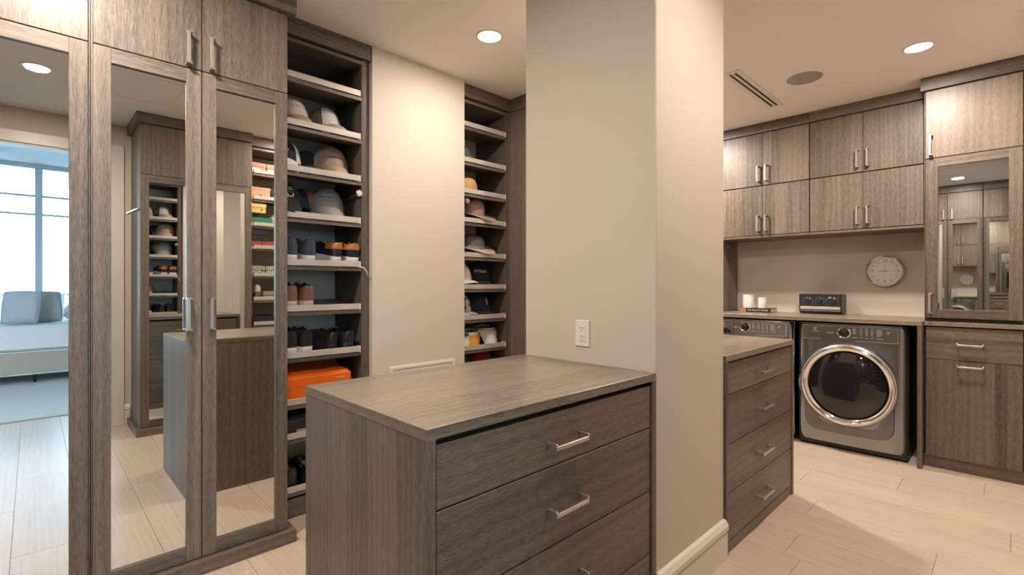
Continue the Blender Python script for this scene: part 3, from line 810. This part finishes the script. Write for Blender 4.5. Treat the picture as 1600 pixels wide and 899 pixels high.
# shoes
def shoe(name, label, loc, rz, upper, sole, heel, lining, L_=0.275, W=0.104, H=0.122, tilt=TL, laces=None, toe_h=0.055, group='shoes on the closet shelves', sole_h=0.034, collar=None, tab=None):
    t = thing(name, label, 'shoe', loc, rot=(tilt, 0, rz), group=group)
    def half(s):
        if s < 0.35: b = 0.72 - 0.06 * (s / 0.35)
        elif s < 0.72: b = 0.66 + 0.34 * (0.5 - 0.5 * math.cos(PI * (s - 0.35) / 0.37))
        else: b = 1.0
        if s < 0.10: b *= math.sqrt(max(0.0, 1 - (1 - s / 0.10) ** 2 * 0.80))
        if s > 0.78: b *= math.sqrt(max(0.02, 1 - ((s - 0.78) / 0.222) ** 2))
        return W / 2 * b
    def top(s):
        if s < 0.42: return H * (1.0 - 0.12 * math.sin(PI * s / 0.42))
        k = (s - 0.42) / 0.58
        return H + (toe_h - H) * min(1, k * 1.35) if k < 0.75 else toe_h * max(0.40, math.sqrt(max(0.0, 1 - ((k - 0.75) / 0.27) ** 2)))
    pts = [(half(i / 24) + 0.003, i / 24 * L_ - 0.002) for i in range(25)]
    outline = [(x, y) for x, y in pts] + [(-x, y) for x, y in reversed(pts)]
    part('sole', MB().prism(outline, 0, sole_h, 'Z'), sole, t, bevel=0.003, smooth=True)
    def uf(u, v, grow=0.0):
        s = v
        hw = 0.0005 if s < 0.001 else half(s) + grow
        hh = top(s) + grow
        open_ = 1.0 if s < 0.44 else max(0.0, 1 - (s - 0.44) / 0.10)
        a = PI * u
        k = math.sin(a)
        z = sole_h + (hh - sole_h) * (k ** 0.6 if k > 0 else 0)
        x = hw * math.cos(a) if open_ <= 0 else hw * (abs(math.cos(a)) ** (1 - 0.55 * open_)) * (1 if math.cos(a) >= 0 else -1)
        x *= 1 - 0.16 * k * k
        if k > 0.86 and open_ > 0 and s > 0.03: z -= open_ * 0.06 * (k - 0.86) / 0.14
        return (x, s * L_ - grow * (1 - s), z)
    def vs_(v): return 0.14 * v * v if v < 0.3 else 0.0126 + (1 - 0.0126) * (v - 0.3) / 0.7
    part('upper', MB().grid(lambda u, v: uf(u, vs_(v)), 28, 30), upper, t, smooth=True)
    hm = MB()
    for u0, u1 in ((0.0, 0.30), (0.70, 1.0)):
        hm.grid(lambda u, v: uf(u0 + (u1 - u0) * u, 0.0 + 0.17 * v * v, 0.0018), 8, 8)
    part('heel_counter', hm, heel, t, smooth=True)
    def ck_(side, s): 
        p = uf(0.315 if side > 0 else 0.685, s)
        return (p[0], p[1], p[2] + 0.001)
    path = [ck_(1, s) for s in (0.44, 0.36, 0.28, 0.20, 0.12, 0.06, 0.025)] + [ck_(-1, s) for s in (0.025, 0.06, 0.12, 0.20, 0.28, 0.36, 0.44)]
    part('collar', MB().tube(path, 0.0042, 6), collar or upper, t, smooth=True)
    if tab:
        tb = MB()
        for u0, u1 in ((0.10, 0.33), (0.67, 0.90)):
            tb.grid(lambda u, v: uf(u0 + (u1 - u0) * u, 0.26 * v * v, 0.0032), 8, 8)
        part('heel_tab', tb, tab, t, smooth=True)
    part('lining', MB().lathe([(0.0005, 0.0), (1.0, 0.0)], 20, c=(0, 0, 0), cap=False), lining, t, loc=(0, L_ * 0.21, H - 0.030)).scale = (W * 0.33, L_ * 0.19, 1)
    lc = MB()
    for i in range(4):
        s = 0.50 + 0.065 * i; z = top(s) + 0.0025; hw = half(s) * 0.42
        lc.tube([(-hw, s * L_, z - 0.006), (0, s * L_ + 0.004, z), (hw, s * L_, z - 0.006)], 0.0022, 6)
    part('laces', lc, laces or upper, t)
    return t
L_SUEDE = cloth('blue_suede', (0.055, 0.062, 0.085), bump=0.4); L_BLACK = plain('black_leather', (0.016, 0.015, 0.016), 0.38, bump=0.15, bump_scale=250)
L_TAN = plain('tan_leather', (0.46, 0.17, 0.045), 0.4, bump=0.15, bump_scale=200, vary=0.1); L_BROWN = plain('brown_leather', (0.20, 0.105, 0.065), 0.45, bump=0.2, bump_scale=180, vary=0.2)
L_NAVY = plain('navy_leather', (0.014, 0.018, 0.032), 0.35, bump=0.1, bump_scale=220); S_WHITE = plain('white_rubber', (0.66, 0.62, 0.56), 0.55, vary=0.04); S_TAN = plain('tan_rubber', (0.50, 0.40, 0.31), 0.6, vary=0.05)
s1 = shoe('suede_shoe', 'left blue suede shoe with white sole cut off by the wardrobe', on(LU, ZS, 4, 0.085, 0.004, 0.024), 0, L_SUEDE, S_WHITE, L_SUEDE, L_BLACK)
dup(s1, on(LU, ZS, 4, 0.182, 0.004, 0.024), (TL, 0, 0.05), 'right blue suede shoe with white sole beside navy boat shoes')
s2 = shoe('boat_shoe', 'left navy boat shoe with tan heel on middle shelf', on(LU, ZS, 4, 0.335, 0.004, 0.024), 0.35, L_NAVY, S_WHITE, L_NAVY, L_BLACK, H=0.116, collar=L_TAN, tab=L_TAN)
dup(s2, on(LU, ZS, 4, 0.432, 0.004, 0.024), (TL, 0, 0.08), 'right navy boat shoe with tan heel nearest shelf end')
s3 = shoe('leather_shoe', 'left brown heeled shoe half hidden at shelf edge', on(LU, ZS, 5, 0.085, 0.004, 0.024), 0, L_BLACK, S_TAN, L_BROWN, L_BLACK)
dup(s3, on(LU, ZS, 5, 0.172, 0.004, 0.024), (TL, 0, 0.03), 'right shoe with brown leather heel beside the empty shelf space')
s4 = shoe('sneaker', 'left black sneaker with white sole at shelf edge', on(LU, ZS, 6, 0.085, 0.004, 0.024), 0, L_BLACK, S_WHITE, L_BLACK, C_DGREY, H=0.125, laces=C_DGREY)
dup(s4, on(LU, ZS, 6, 0.165, 0.004, 0.024), (TL, 0, 0.05), 'right black sneaker with white sole above the orange box')
s5 = shoe('loafer', 'left all-black low shoe beside the black sneakers', on(LU, ZS, 6, 0.315, 0.004, 0.024), 0.5, L_BLACK, L_BLACK, L_BLACK, C_DGREY, H=0.105, laces=C_GREY)
dup(s5, on(LU, ZS, 6, 0.405, 0.004, 0.024), (TL, 0, 0.18), 'right all-black low shoe at the shelf end')
s6 = shoe('black_shoe', 'left black shoe on the bottom shelf behind the island corner', on(LU, ZS, 9, 0.09, 0.02, 0.004), 0, L_BLACK, L_BLACK, L_BLACK, C_DGREY, laces=C_OLIVE)
dup(s6, on(LU, ZS, 9, 0.19, 0.02, 0.004), (TL, 0, 0.05), 'right black shoe on the bottom shelf, mostly behind the island')

# boxes
def shoebox(label, loc, rz, w, d, h, body, lid=None, lid_h=0.035, tilt=TL, group='shoe boxes on the shelves', extra=None):
    t = thing('shoe_box', label, 'box', loc, rot=(tilt, 0, rz), group=group)
    part('box', MB().box(0, w, 0, d, 0, h - 0.003), body, t, bevel=0.001)
    part('lid', MB().box(-0.003, w + 0.003, -0.003, d + 0.003, h - lid_h, h), lid or body, t, bevel=0.001)
    return t
def card(name, c, rough=0.5): return plain('card_' + name, c, rough, bump=0.03, bump_scale=300)
ob = shoebox('large bright orange shoe box on shelf below the black shoes', on(LU, ZS, 7, 0.045, 0.0), 0, 0.352, 0.24, 0.145, card('orange', (0.86, 0.155, 0.012), 0.35), lid_h=0.045)
front_text('MERRELL', 0.0135, ob, (0.298, -0.0036, 0.122), print_mat)
bag = thing('shoe_bag', 'dark brown bag slumped behind the orange shoe box', 'bag', on(LU, ZS, 7, 0.425, 0.13), rot=(TL, 0, 0))
part('body', MB().lathe([(0.035, 0), (0.052, 0.03), (0.050, 0.08), (0.038, 0.12), (0.012, 0.135)], 18, sx=0.7), cloth('dark_brown', (0.055, 0.028, 0.018)), bag, smooth=True)
part('cord', MB().tube([(0.0, -0.03, 0.135), (0.02, -0.05, 0.09), (0.035, -0.06, 0.03), (0.03, -0.075, 0.004)], 0.002, 6), C_BEIGE, bag)
db = shoebox('black shoe box with grey label on shelf under the orange box', on(LU, ZS, 8, 0.05, 0.0), 0, 0.30, 0.22, 0.105, card('black', (0.012, 0.012, 0.014)))
part('paper_label', MB().box(0.06, 0.12, -0.0015, -0.0003, 0.012, 0.052), card('label_grey', (0.30, 0.30, 0.30)), db)
st = thing('strap', 'thin grey strap draped over the fence of the boat shoe shelf', 'strap', (1.247, 2.604, 1.345))
def sf(u, v):
    P = [(-0.02, -0.001, -0.010), (0.03, -0.004, -0.016), (0.078, -0.010, -0.022), (0.098, -0.022, -0.028), (0.112, -0.03, -0.048), (0.122, -0.032, -0.078)]
    k = u * (len(P) - 1); i = min(len(P) - 2, int(k)); f_ = k - i
    p = Vector(P[i]).lerp(Vector(P[i + 1]), f_)
    n_ = Vector((0.0, 0, 0.010)) if u < 0.5 else Vector((0.008, 0, 0.006))
    return tuple(p + n_ * (v - 0.5) * (1.2 - 0.8 * u))
part('ribbon', MB().grid(sf, 20, 2), fence_mat, st, smooth=True, solid=0.0012)

# ------- right unit
def hat(label, loc, rz, crown_m, brim_m, band_m=None, cr=0.082, ch=0.10, br=0.15, wave=0.012, tilt=TL, sy=1.12, front_drop=0.0, name='hat'):
    t = thing(name, label, 'hat', loc, rot=(tilt, 0, rz), group='brimmed hats on the right shelf unit')
    def cf(u, v):
        a = 2 * PI * u; e = v * PI / 2
        k = math.cos(e) ** 0.55
        z = ch * math.sin(e) ** 0.9
        z -= 0.012 * max(0, v - 0.7) / 0.3 * (math.cos(a) ** 2)
        return (cr * k * math.cos(a), cr * sy * k * math.sin(a), z + 0.012)
    part('crown', MB().grid(cf, 32, 10, closed_u=True), crown_m, t, smooth=True)
    def bf(u, v):
        a = 2 * PI * u
        r = cr * 0.98 + (br - cr) * v
        z = 0.013 + wave * v * math.sin(2 * a + 0.6) - front_drop * v * v * max(0, -math.sin(a))
        return (r * math.cos(a), r * sy * math.sin(a) if math.sin(a) < 0 else r * 0.9 * math.sin(a), z)
    part('brim', MB().grid(bf, 40, 5, closed_u=True), brim_m, t, smooth=True, solid=0.003)
    if band_m:
        part('band', MB().lathe([(cr * 1.01, 0.014), (cr * 1.0, 0.032)], 32, sy=sy, cap=False), band_m, t, smooth=True, solid=0.002)
    return t
hat('navy denim bucket hat on the second hat shelf', on(RU, ZR, 1, 0.10, 0.16, 0.035), 0, C_BLUE, C_BLUE, None, 0.095, 0.075, 0.115, 0.004)
pv = thing('sun_visor', 'pink visor with curled brim under the navy bucket hat', 'visor', on(RU, ZR, 1, 0.155, 0.07, 0.012), rot=(TL, 0, 0.2))
part('brim', MB().grid(lambda u, v: (-0.12 + 0.24 * u, -0.05 + 0.09 * v, 0.030 * abs(math.sin(PI * u * 2)) * (1 - 0.5 * v) + 0.003), 28, 6), C_PINK, pv, smooth=True, solid=0.003)
part('band', MB().lathe([(0.072, 0.006), (0.076, 0.036)], 30, c=(0, 0.085, 0), cap=False), C_PINK, pv, smooth=True, solid=0.002)
hat('straw coloured fedora with olive band on the third hat shelf', on(RU, ZR, 2, 0.135, 0.105), 0, C_STRAW, C_OLIVE, C_OLIVE, 0.085, 0.105, 0.105, 0.004, sy=1.0)
hat('dusty pink wide-brimmed sun hat drooping over its shelf front', on(RU, ZR, 3, 0.235, 0.145, 0.048), 0, C_PINK, C_PINK, None, 0.090, 0.115, 0.185, 0.016, front_drop=0.018, sy=0.95)
lid_ = hat('striped flat sun hat resting behind the dusty pink hat', on(RU, ZR, 3, 0.33, 0.225, 0.012), 0.3, C_DGREY, C_BEIGE, C_BLACK, 0.07, 0.05, 0.11, 0.006)
hat('grey bucket hat with pale wavy brim on the fifth hat shelf', on(RU, ZR, 4, 0.225, 0.145, 0.046), 0, C_DGREY, C_BEIGE, C_GREY, 0.100, 0.095, 0.185, 0.014, front_drop=0.016, sy=0.95)
cw = cap('white cap facing out at the left of the sixth hat shelf', on(RU, ZR, 5, 0.118, 0.10, 0.008), 0.1, C_WHITE, C_WHITE, C_WHITE, TL, 1.12)
cwl = cap('black cap with white lettering at right of the sixth hat shelf', on(RU, ZR, 5, 0.31, 0.11), -0.5, C_BLACK, C_BLACK, C_BLACK, TL, 1.2)
wrap_text(cwl, 'Wilson', 0.032, 0.062, INKW, 0.01)
cb2 = cap('black cap with grey striped brim between white and lettered caps', on(RU, ZR, 5, 0.215, 0.175), 0.5, C_BLACK, C_BLACK, C_GREY, TL, 1.0)
cm = cap('camouflage cap at left of the seventh hat shelf', on(RU, ZR, 6, 0.118, 0.10), 0.1, C_CAMO, C_CAMO, C_CAMO, TL, 1.12)
cb3 = cap('navy black cap with white wing emblem, right of the camouflage cap', on(RU, ZR, 6, 0.315, 0.115), -0.35, C_NAVY, C_BLACK, C_BLACK, TL, 1.2)
wrap_mark(cb3, [[(0.030, 0.050), (0.036, 0.072), (0.042, 0.060), (0.048, 0.078), (0.054, 0.060), (0.052, 0.048), (0.042, 0.044)], [(0.034, 0.042), (0.050, 0.042), (0.046, 0.036), (0.036, 0.036)]], INKW)
cb4 = cap('black cap with one pale curved stripe beside the camouflage cap', on(RU, ZR, 6, 0.215, 0.175), 0.3, C_BLACK, C_BLACK, C_BLACK, TL, 1.02)
wrap_mark(cb4, [[(0.010, 0.078), (0.016, 0.076), (0.024, 0.045), (0.036, 0.016), (0.030, 0.014), (0.018, 0.042)]], INKW, 'stripe')
def visor(label, loc, rz, m, band, sc_=1.0, tilt=-0.12, swoosh=False):
    t = thing('sun_visor', label, 'visor', loc, rot=(tilt, 0, rz), group='sun visors on the right shelf unit')
    t.scale = (sc_,) * 3
    # a visor stood on its bill: the bill faces out, the head band opens upwards behind it
    def bf(u, v):
        q = 2 * u - 1
        return (q * (0.056 + 0.034 * v), 0.040 * q * q + 0.022 * v - 0.02, 0.004 + 0.108 * v - 0.022 * (1 - q * q) * v)
    part('bill', MB().grid(bf, 18, 8), m, t, smooth=True, solid=0.003)
    def hb_(u, v):
        a = 2 * PI * u
        return (0.088 * math.sin(a), 0.092 - 0.088 * math.cos(a), 0.086 + 0.022 * (1 - math.cos(a)) / 2 + 0.030 * v)
    part('head_band', MB().grid(hb_, 30, 2, closed_u=True), band, t, smooth=True, solid=0.003)
    for i, mm in enumerate((C_GREY, C_WHITE)):
        part('strap', MB().tube([(0.070 * math.sin(k / 10 * PI - PI / 2) * (1 - 0.3 * i), 0.10 + 0.03 * i - 0.05 * math.cos(k / 10 * PI - PI / 2), 0.118 + 0.020 * math.sin(k / 10 * PI) + 0.006 * i) for k in range(11)], 0.005, 6), mm, t, smooth=True)
    if swoosh:
        pts = [(0.026, 0.050), (0.034, 0.046), (0.046, 0.054), (0.060, 0.070), (0.044, 0.060), (0.034, 0.054), (0.029, 0.058)]
        vs = []
        for x, z in pts:
            q = bf(0.5 + 0.5 * x / 0.075, z / 0.095)
            vs.append((q[0], q[1] - 0.005, q[2]))
        part('emblem', MB().add(vs, [tuple(range(len(vs)))]), INK, t)
    return t
visor('yellow sun visor on the visor shelf above the red cap', on(RU, ZR, 7, 0.165, 0.035, 0.006), -0.1, C_YELLOW, C_WHITE, 0.95)
visor('white sun visor with dark swoosh mark at the shelf right', on(RU, ZR, 7, 0.345, 0.035, 0.006), 0.1, C_WHITE, C_BEIGE, 1.12, swoosh=True)
visor('white visor at the shelf left edge beside the yellow visor', on(RU, ZR, 7, 0.072, 0.035, 0.006), -0.15, C_WHITE, C_BLUE, 0.9)
visor('grey and black visor between yellow and white visors', on(RU, ZR, 7, 0.250, 0.10), 0.4, C_DGREY, C_BLACK, 0.9)
gc = cap('dark green cap just above the island top', on(RU, ZR, 8, 0.12, 0.10), 0.1, C_GREEN, C_GREEN, C_GREEN, TL, 1.3)
rc = cap('dark red cap with white mark just above the island top', on(RU, ZR, 8, 0.31, 0.11), 0.1, C_RED, C_RED, C_RED, TL, 1.45)
wrap_mark(rc, [[(0.010, 0.070), (0.016, 0.070), (0.020, 0.112), (0.014, 0.114)]], INKW)

# ------- reflected unit: boxes (unit faces south to north, so x runs back towards 1.44)
def rbox(label, i, xw, w, d, h, body, lid=None, z=0.0, **k):
    """xw: world x of its right end as the mirror shows it, box runs to smaller local x"""
    p = on(OU, ZO, i, OU[0] - xw, 0.0, z)
    return shoebox(label, p, PI, w, d, h, body, lid, tilt=-0.0, **k)
K_TERRA = card('terracotta', (0.36, 0.16, 0.10)); K_SALMON = card('salmon', (0.62, 0.30, 0.19)); K_YEL = card('pale_yellow', (0.66, 0.48, 0.16)); K_GRN = card('green', (0.02, 0.19, 0.09))
K_WHT = card('white', (0.66, 0.63, 0.57)); K_RED = card('red', (0.42, 0.05, 0.045)); K_BLK = card('black', (0.012, 0.012, 0.014)); K_GRY = card('grey', (0.26, 0.24, 0.21))
b = rbox('terracotta shoe box with white label, left one on the top reflected shelf', 0, 1.585, 0.125, 0.30, 0.10, K_TERRA)
part('paper_label', MB().box(0.05, 0.12, -0.0042, -0.0032, 0.012, 0.05), K_WHT, b)
b = rbox('terracotta shoe box with white label, right one on the top reflected shelf', 0, 1.745, 0.15, 0.30, 0.10, K_TERRA)
part('paper_label', MB().box(0.07, 0.14, -0.0042, -0.0032, 0.012, 0.05), K_WHT, b)
b = rbox('salmon shoe box with dark swoosh on second reflected shelf', 1, 1.625, 0.165, 0.30, 0.115, K_SALMON, lid_h=0.02)
part('emblem', MB().prism([(0.07, 0.040), (0.08, 0.034), (0.098, 0.046), (0.112, 0.062), (0.094, 0.050), (0.082, 0.044), (0.075, 0.048)], -0.0012, -0.0003, 'Y'), INK, b)
rbox('black shoe box right of the salmon one', 1, 1.80, 0.165, 0.30, 0.10, K_BLK)
b = rbox('flat green shoe box with white base in reflected shelves', 2, 1.640, 0.18, 0.29, 0.080, K_WHT, K_GRN, lid_h=0.045)
b = rbox('pale yellow shoe box on top of the green one', 2, 1.585, 0.125, 0.27, 0.085, K_YEL, z=0.125)
part('emblem', MB().lathe([(0.008, 0), (0.008, 0.0012)], 14, 'Y', (0.035, 0.0, 0.03)), INK, b)
cap('beige cap at the right of the green box in reflected shelves', on(OU, ZO, 2, OU[0] - 1.72, 0.12), PI - 0.2, C_BEIGE, C_BEIGE, C_BEIGE, TL * 0, 1.0)
rbox('black shoe box above the left red box in reflected shelves', 3, 1.60, 0.14, 0.28, 0.095, K_BLK, z=0.075)
rbox('red shoe box, left of two, with white base', 3, 1.545, 0.085, 0.29, 0.072, K_WHT, K_RED, lid_h=0.045)
rbox('red shoe box, right of two, with white base', 3, 1.70, 0.145, 0.29, 0.072, K_WHT, K_RED, lid_h=0.045)
def pattern():
    m, t, bb = new_mat('white_green_patterned_card')
    tc_ = t.nodes.new('ShaderNodeTexCoord'); v = t.nodes.new('ShaderNodeTexVoronoi'); v.inputs['Scale'].default_value = 55; v.feature = 'DISTANCE_TO_EDGE'
    r = t.nodes.new('ShaderNodeValToRGB'); r.color_ramp.interpolation = 'CONSTANT'
    r.color_ramp.elements[0].color = (0.12, 0.17, 0.11, 1); r.color_ramp.elements[1].position = 0.12; r.color_ramp.elements[1].color = (0.60, 0.60, 0.50, 1)
    t.links.new(tc_.outputs['Object'], v.inputs['Vector']); t.links.new(v.outputs[0], r.inputs[0]); t.links.new(r.outputs[0], bb.inputs['Base Color'])
    return m
K_PAT = pattern()
rbox('white and green patterned shoe box, left of two', 4, 1.575, 0.115, 0.30, 0.10, K_PAT)
rbox('white and green patterned shoe box, right of two', 4, 1.71, 0.125, 0.30, 0.10, K_PAT)
p_ = on(OU, ZO, 5, OU[0] - 1.52, 0.01)
bs = shoe('leather_boot', 'brown ankle shoe with grey sock inside on a reflected shelf', p_, PI, L_BROWN, L_BROWN, L_BROWN, C_GREY, W=0.085, H=0.085, tilt=0)
part('sock', MB().lathe([(0.030, 0.06), (0.038, 0.10), (0.034, 0.13), (0.015, 0.15)], 16, c=(0, 0.05, 0)), C_WHITE, bs, smooth=True)
rbox('grey shoe box beside the brown ankle shoe', 5, 1.70, 0.135, 0.28, 0.085, K_GRY)
b = rbox('wide black shoe box on the lowest reflected shelf', 6, 1.71, 0.245, 0.30, 0.085, K_BLK, lid_h=0.05)
part('print_mark', MB().box(0.165, 0.172, -0.0044, -0.0032, 0.012, 0.026).box(0.177, 0.184, -0.0044, -0.0032, 0.012, 0.026).box(0.189, 0.196, -0.0044, -0.0032, 0.012, 0.026), print_mat, b)

# ------------------------------------------------------------------ bedroom beyond the opening
BZ = 3.05
bed_wall = plain('bedroom_paint', (0.66, 0.68, 0.68), 0.7, bump=0.03, bump_scale=300)
struct('wall_bedroom', MB().box(-2.62, -2.5, -5.7, -0.7, 0, BZ).box(2.5, 2.62, -5.7, -0.7, 0, BZ).box(-2.5, 2.5, -0.72, -0.70, CEIL - 0.02, BZ), bed_wall)
struct('ceiling', MB().box(-2.6, 2.6, -7.8, -0.70, BZ, BZ + 0.12), plain('bedroom_ceiling', (0.62, 0.68, 0.70), 0.8, vary=0.01))
alu = plain('window_aluminium', (0.42, 0.50, 0.56), 0.4, 0.3, vary=0.03)
win = struct('window_1', MB().box(-2.5, 2.5, -5.66, -5.58, 0, 0.08).box(-2.5, 2.5, -5.66, -5.58, BZ - 0.06, BZ), alu)
for x in (-2.46, -1.2, 0.07, 1.33, 2.44):
    w_ = 0.042 if abs(x) < 2 else 0.05
    part('mullion', MB().box(x - w_, x + w_, -5.67, -5.57, 0.08, BZ - 0.06), alu, win, bevel=0.003)
for z in (2.575, 2.292):
    part('transom', MB().box(-2.42, 2.42, -5.64, -5.60, z - 0.016, z + 0.016), alu, win, bevel=0.002)
xs = [-2.42, -1.242, 0.028, 1.288, 2.39]
for i in range(4):
    part('pane', MB().box(xs[i] + (0 if i == 0 else 0.084), xs[i + 1], -5.625, -5.617, 0.08, BZ - 0.06), glass_pane, win)
br = thing('balcony_railing', 'pale balcony railing beyond the bedroom window', 'railing', (0, -7.7, 0))
part('top_rail', MB().box(-2.6, 2.6, -0.03, 0.03, 1.02, 1.06), alu, br, bevel=0.004)
for i in range(7):
    x = 0.40 + (i - 3) * 0.85
    part('post', MB().box(x - 0.032, x + 0.032, -0.02, 0.02, 0, 1.02), alu, br, bevel=0.003)
for i in range(6):
    x = 0.40 + (i - 3) * 0.85
    part('glass_panel', MB().box(x + 0.04, x + 0.81, -0.005, 0.005, 0.08, 1.01), glass_pane, br)
sea_m = plain('sea_surface', (0.20, 0.30, 0.36), 0.25, bump=0.2, bump_scale=0.2)
struct('sea', MB().box(-4000, 4000, -9000, -120, -46, -45), sea_m)
rug = tag(part('rug', MB().box(-2.2, 2.2, -5.3, -1.34, 0.0, 0.012), plain('rug_pile', (0.56, 0.57, 0.56), 0.95, bump=0.6, bump_scale=250, vary=0.06), None, bevel=0.003), 'pale grey rug under the bed seen in the left mirror', 'rug')

bed = thing('bed', 'upholstered bed with white bedding seen in the far left mirror', 'bed', (0.0, -3.55, 0.012))
rail_m = plain('taupe_upholstery', (0.40, 0.36, 0.30), 0.85, bump=0.3, bump_scale=300)
linen = plain('white_linen', (0.66, 0.67, 0.66), 0.9, bump=0.35, bump_scale=18, vary=0.02)
part('base', MB().box(-1.5, 0.75, -1.6, 0.0, 0.115, 0.385), rail_m, bed, bevel=0.012)
part('piping', MB().tube([(-1.5, 0.003, 0.388), (0.75, 0.003, 0.388)], 0.008, 8).tube([(-1.5, 0.003, 0.115), (0.75, 0.003, 0.115)], 0.008, 8), linen, bed)
part('mattress', MB().box(-1.48, 0.73, -1.58, -0.01, 0.395, 0.705), linen, bed, bevel=0.03)
for x in (-1.4, 0.02, 0.65):
    for y in (-0.08, -1.5):
        part('leg', MB().lathe([(0.014, -0.0), (0.022, 0.115)], 10, c=(x, y, 0)), black_plastic, bed)
def pillow(label, loc, rot, w, h_, t_, m):
    o = MB()
    def pf(sign):
        def f(u, v):
            x, z = u * 2 - 1, v * 2 - 1
            k = max(0, (1 - x ** 4)) ** 0.5 * max(0, (1 - z ** 4)) ** 0.5
            pin = 1 - 0.06 * (x * x * z * z)
            wr = 0.006 * math.sin(9 * x + 4 * z)
            return (x * w / 2 * pin, sign * (t_ / 2 * k + wr * k), (z * h_ / 2 * pin) + h_ / 2)
        return f
    o.grid(pf(1), 16, 16).grid(pf(-1), 16, 16)
    p = part('pillow', o, m, None, loc, rot, smooth=True, weld=True)
    return tag(p, label, 'pillow', 'pillows on the reflected bed')
p_grey = plain('grey_pillow', (0.40, 0.40, 0.39), 0.95, bump=0.3, bump_scale=60, vary=0.05); p_blue = plain('blue_grey_pillow', (0.42, 0.45, 0.50), 0.95, bump=0.3, bump_scale=60, vary=0.05)
pillow('blue-grey pillow leaning in the middle of the reflected bed', (-0.12, -3.92, 0.715), (0.25, 0, 0.30), 0.37, 0.44, 0.16, p_blue)
pillow('pale grey pillow leaning at the right of the pillow group', (0.10, -4.16, 0.715), (0.32, 0, -0.1), 0.40, 0.44, 0.16, p_grey)
pillow('grey pillow cut off by the left frame edge', (-0.52, -3.90, 0.715), (0.2, 0, 0.2), 0.40, 0.42, 0.17, p_grey)
pillow('white pillow lying at the right end of the reflected bed', (0.52, -4.30, 0.775), (1.2, 0, 0.1), 0.46, 0.36, 0.15, linen)
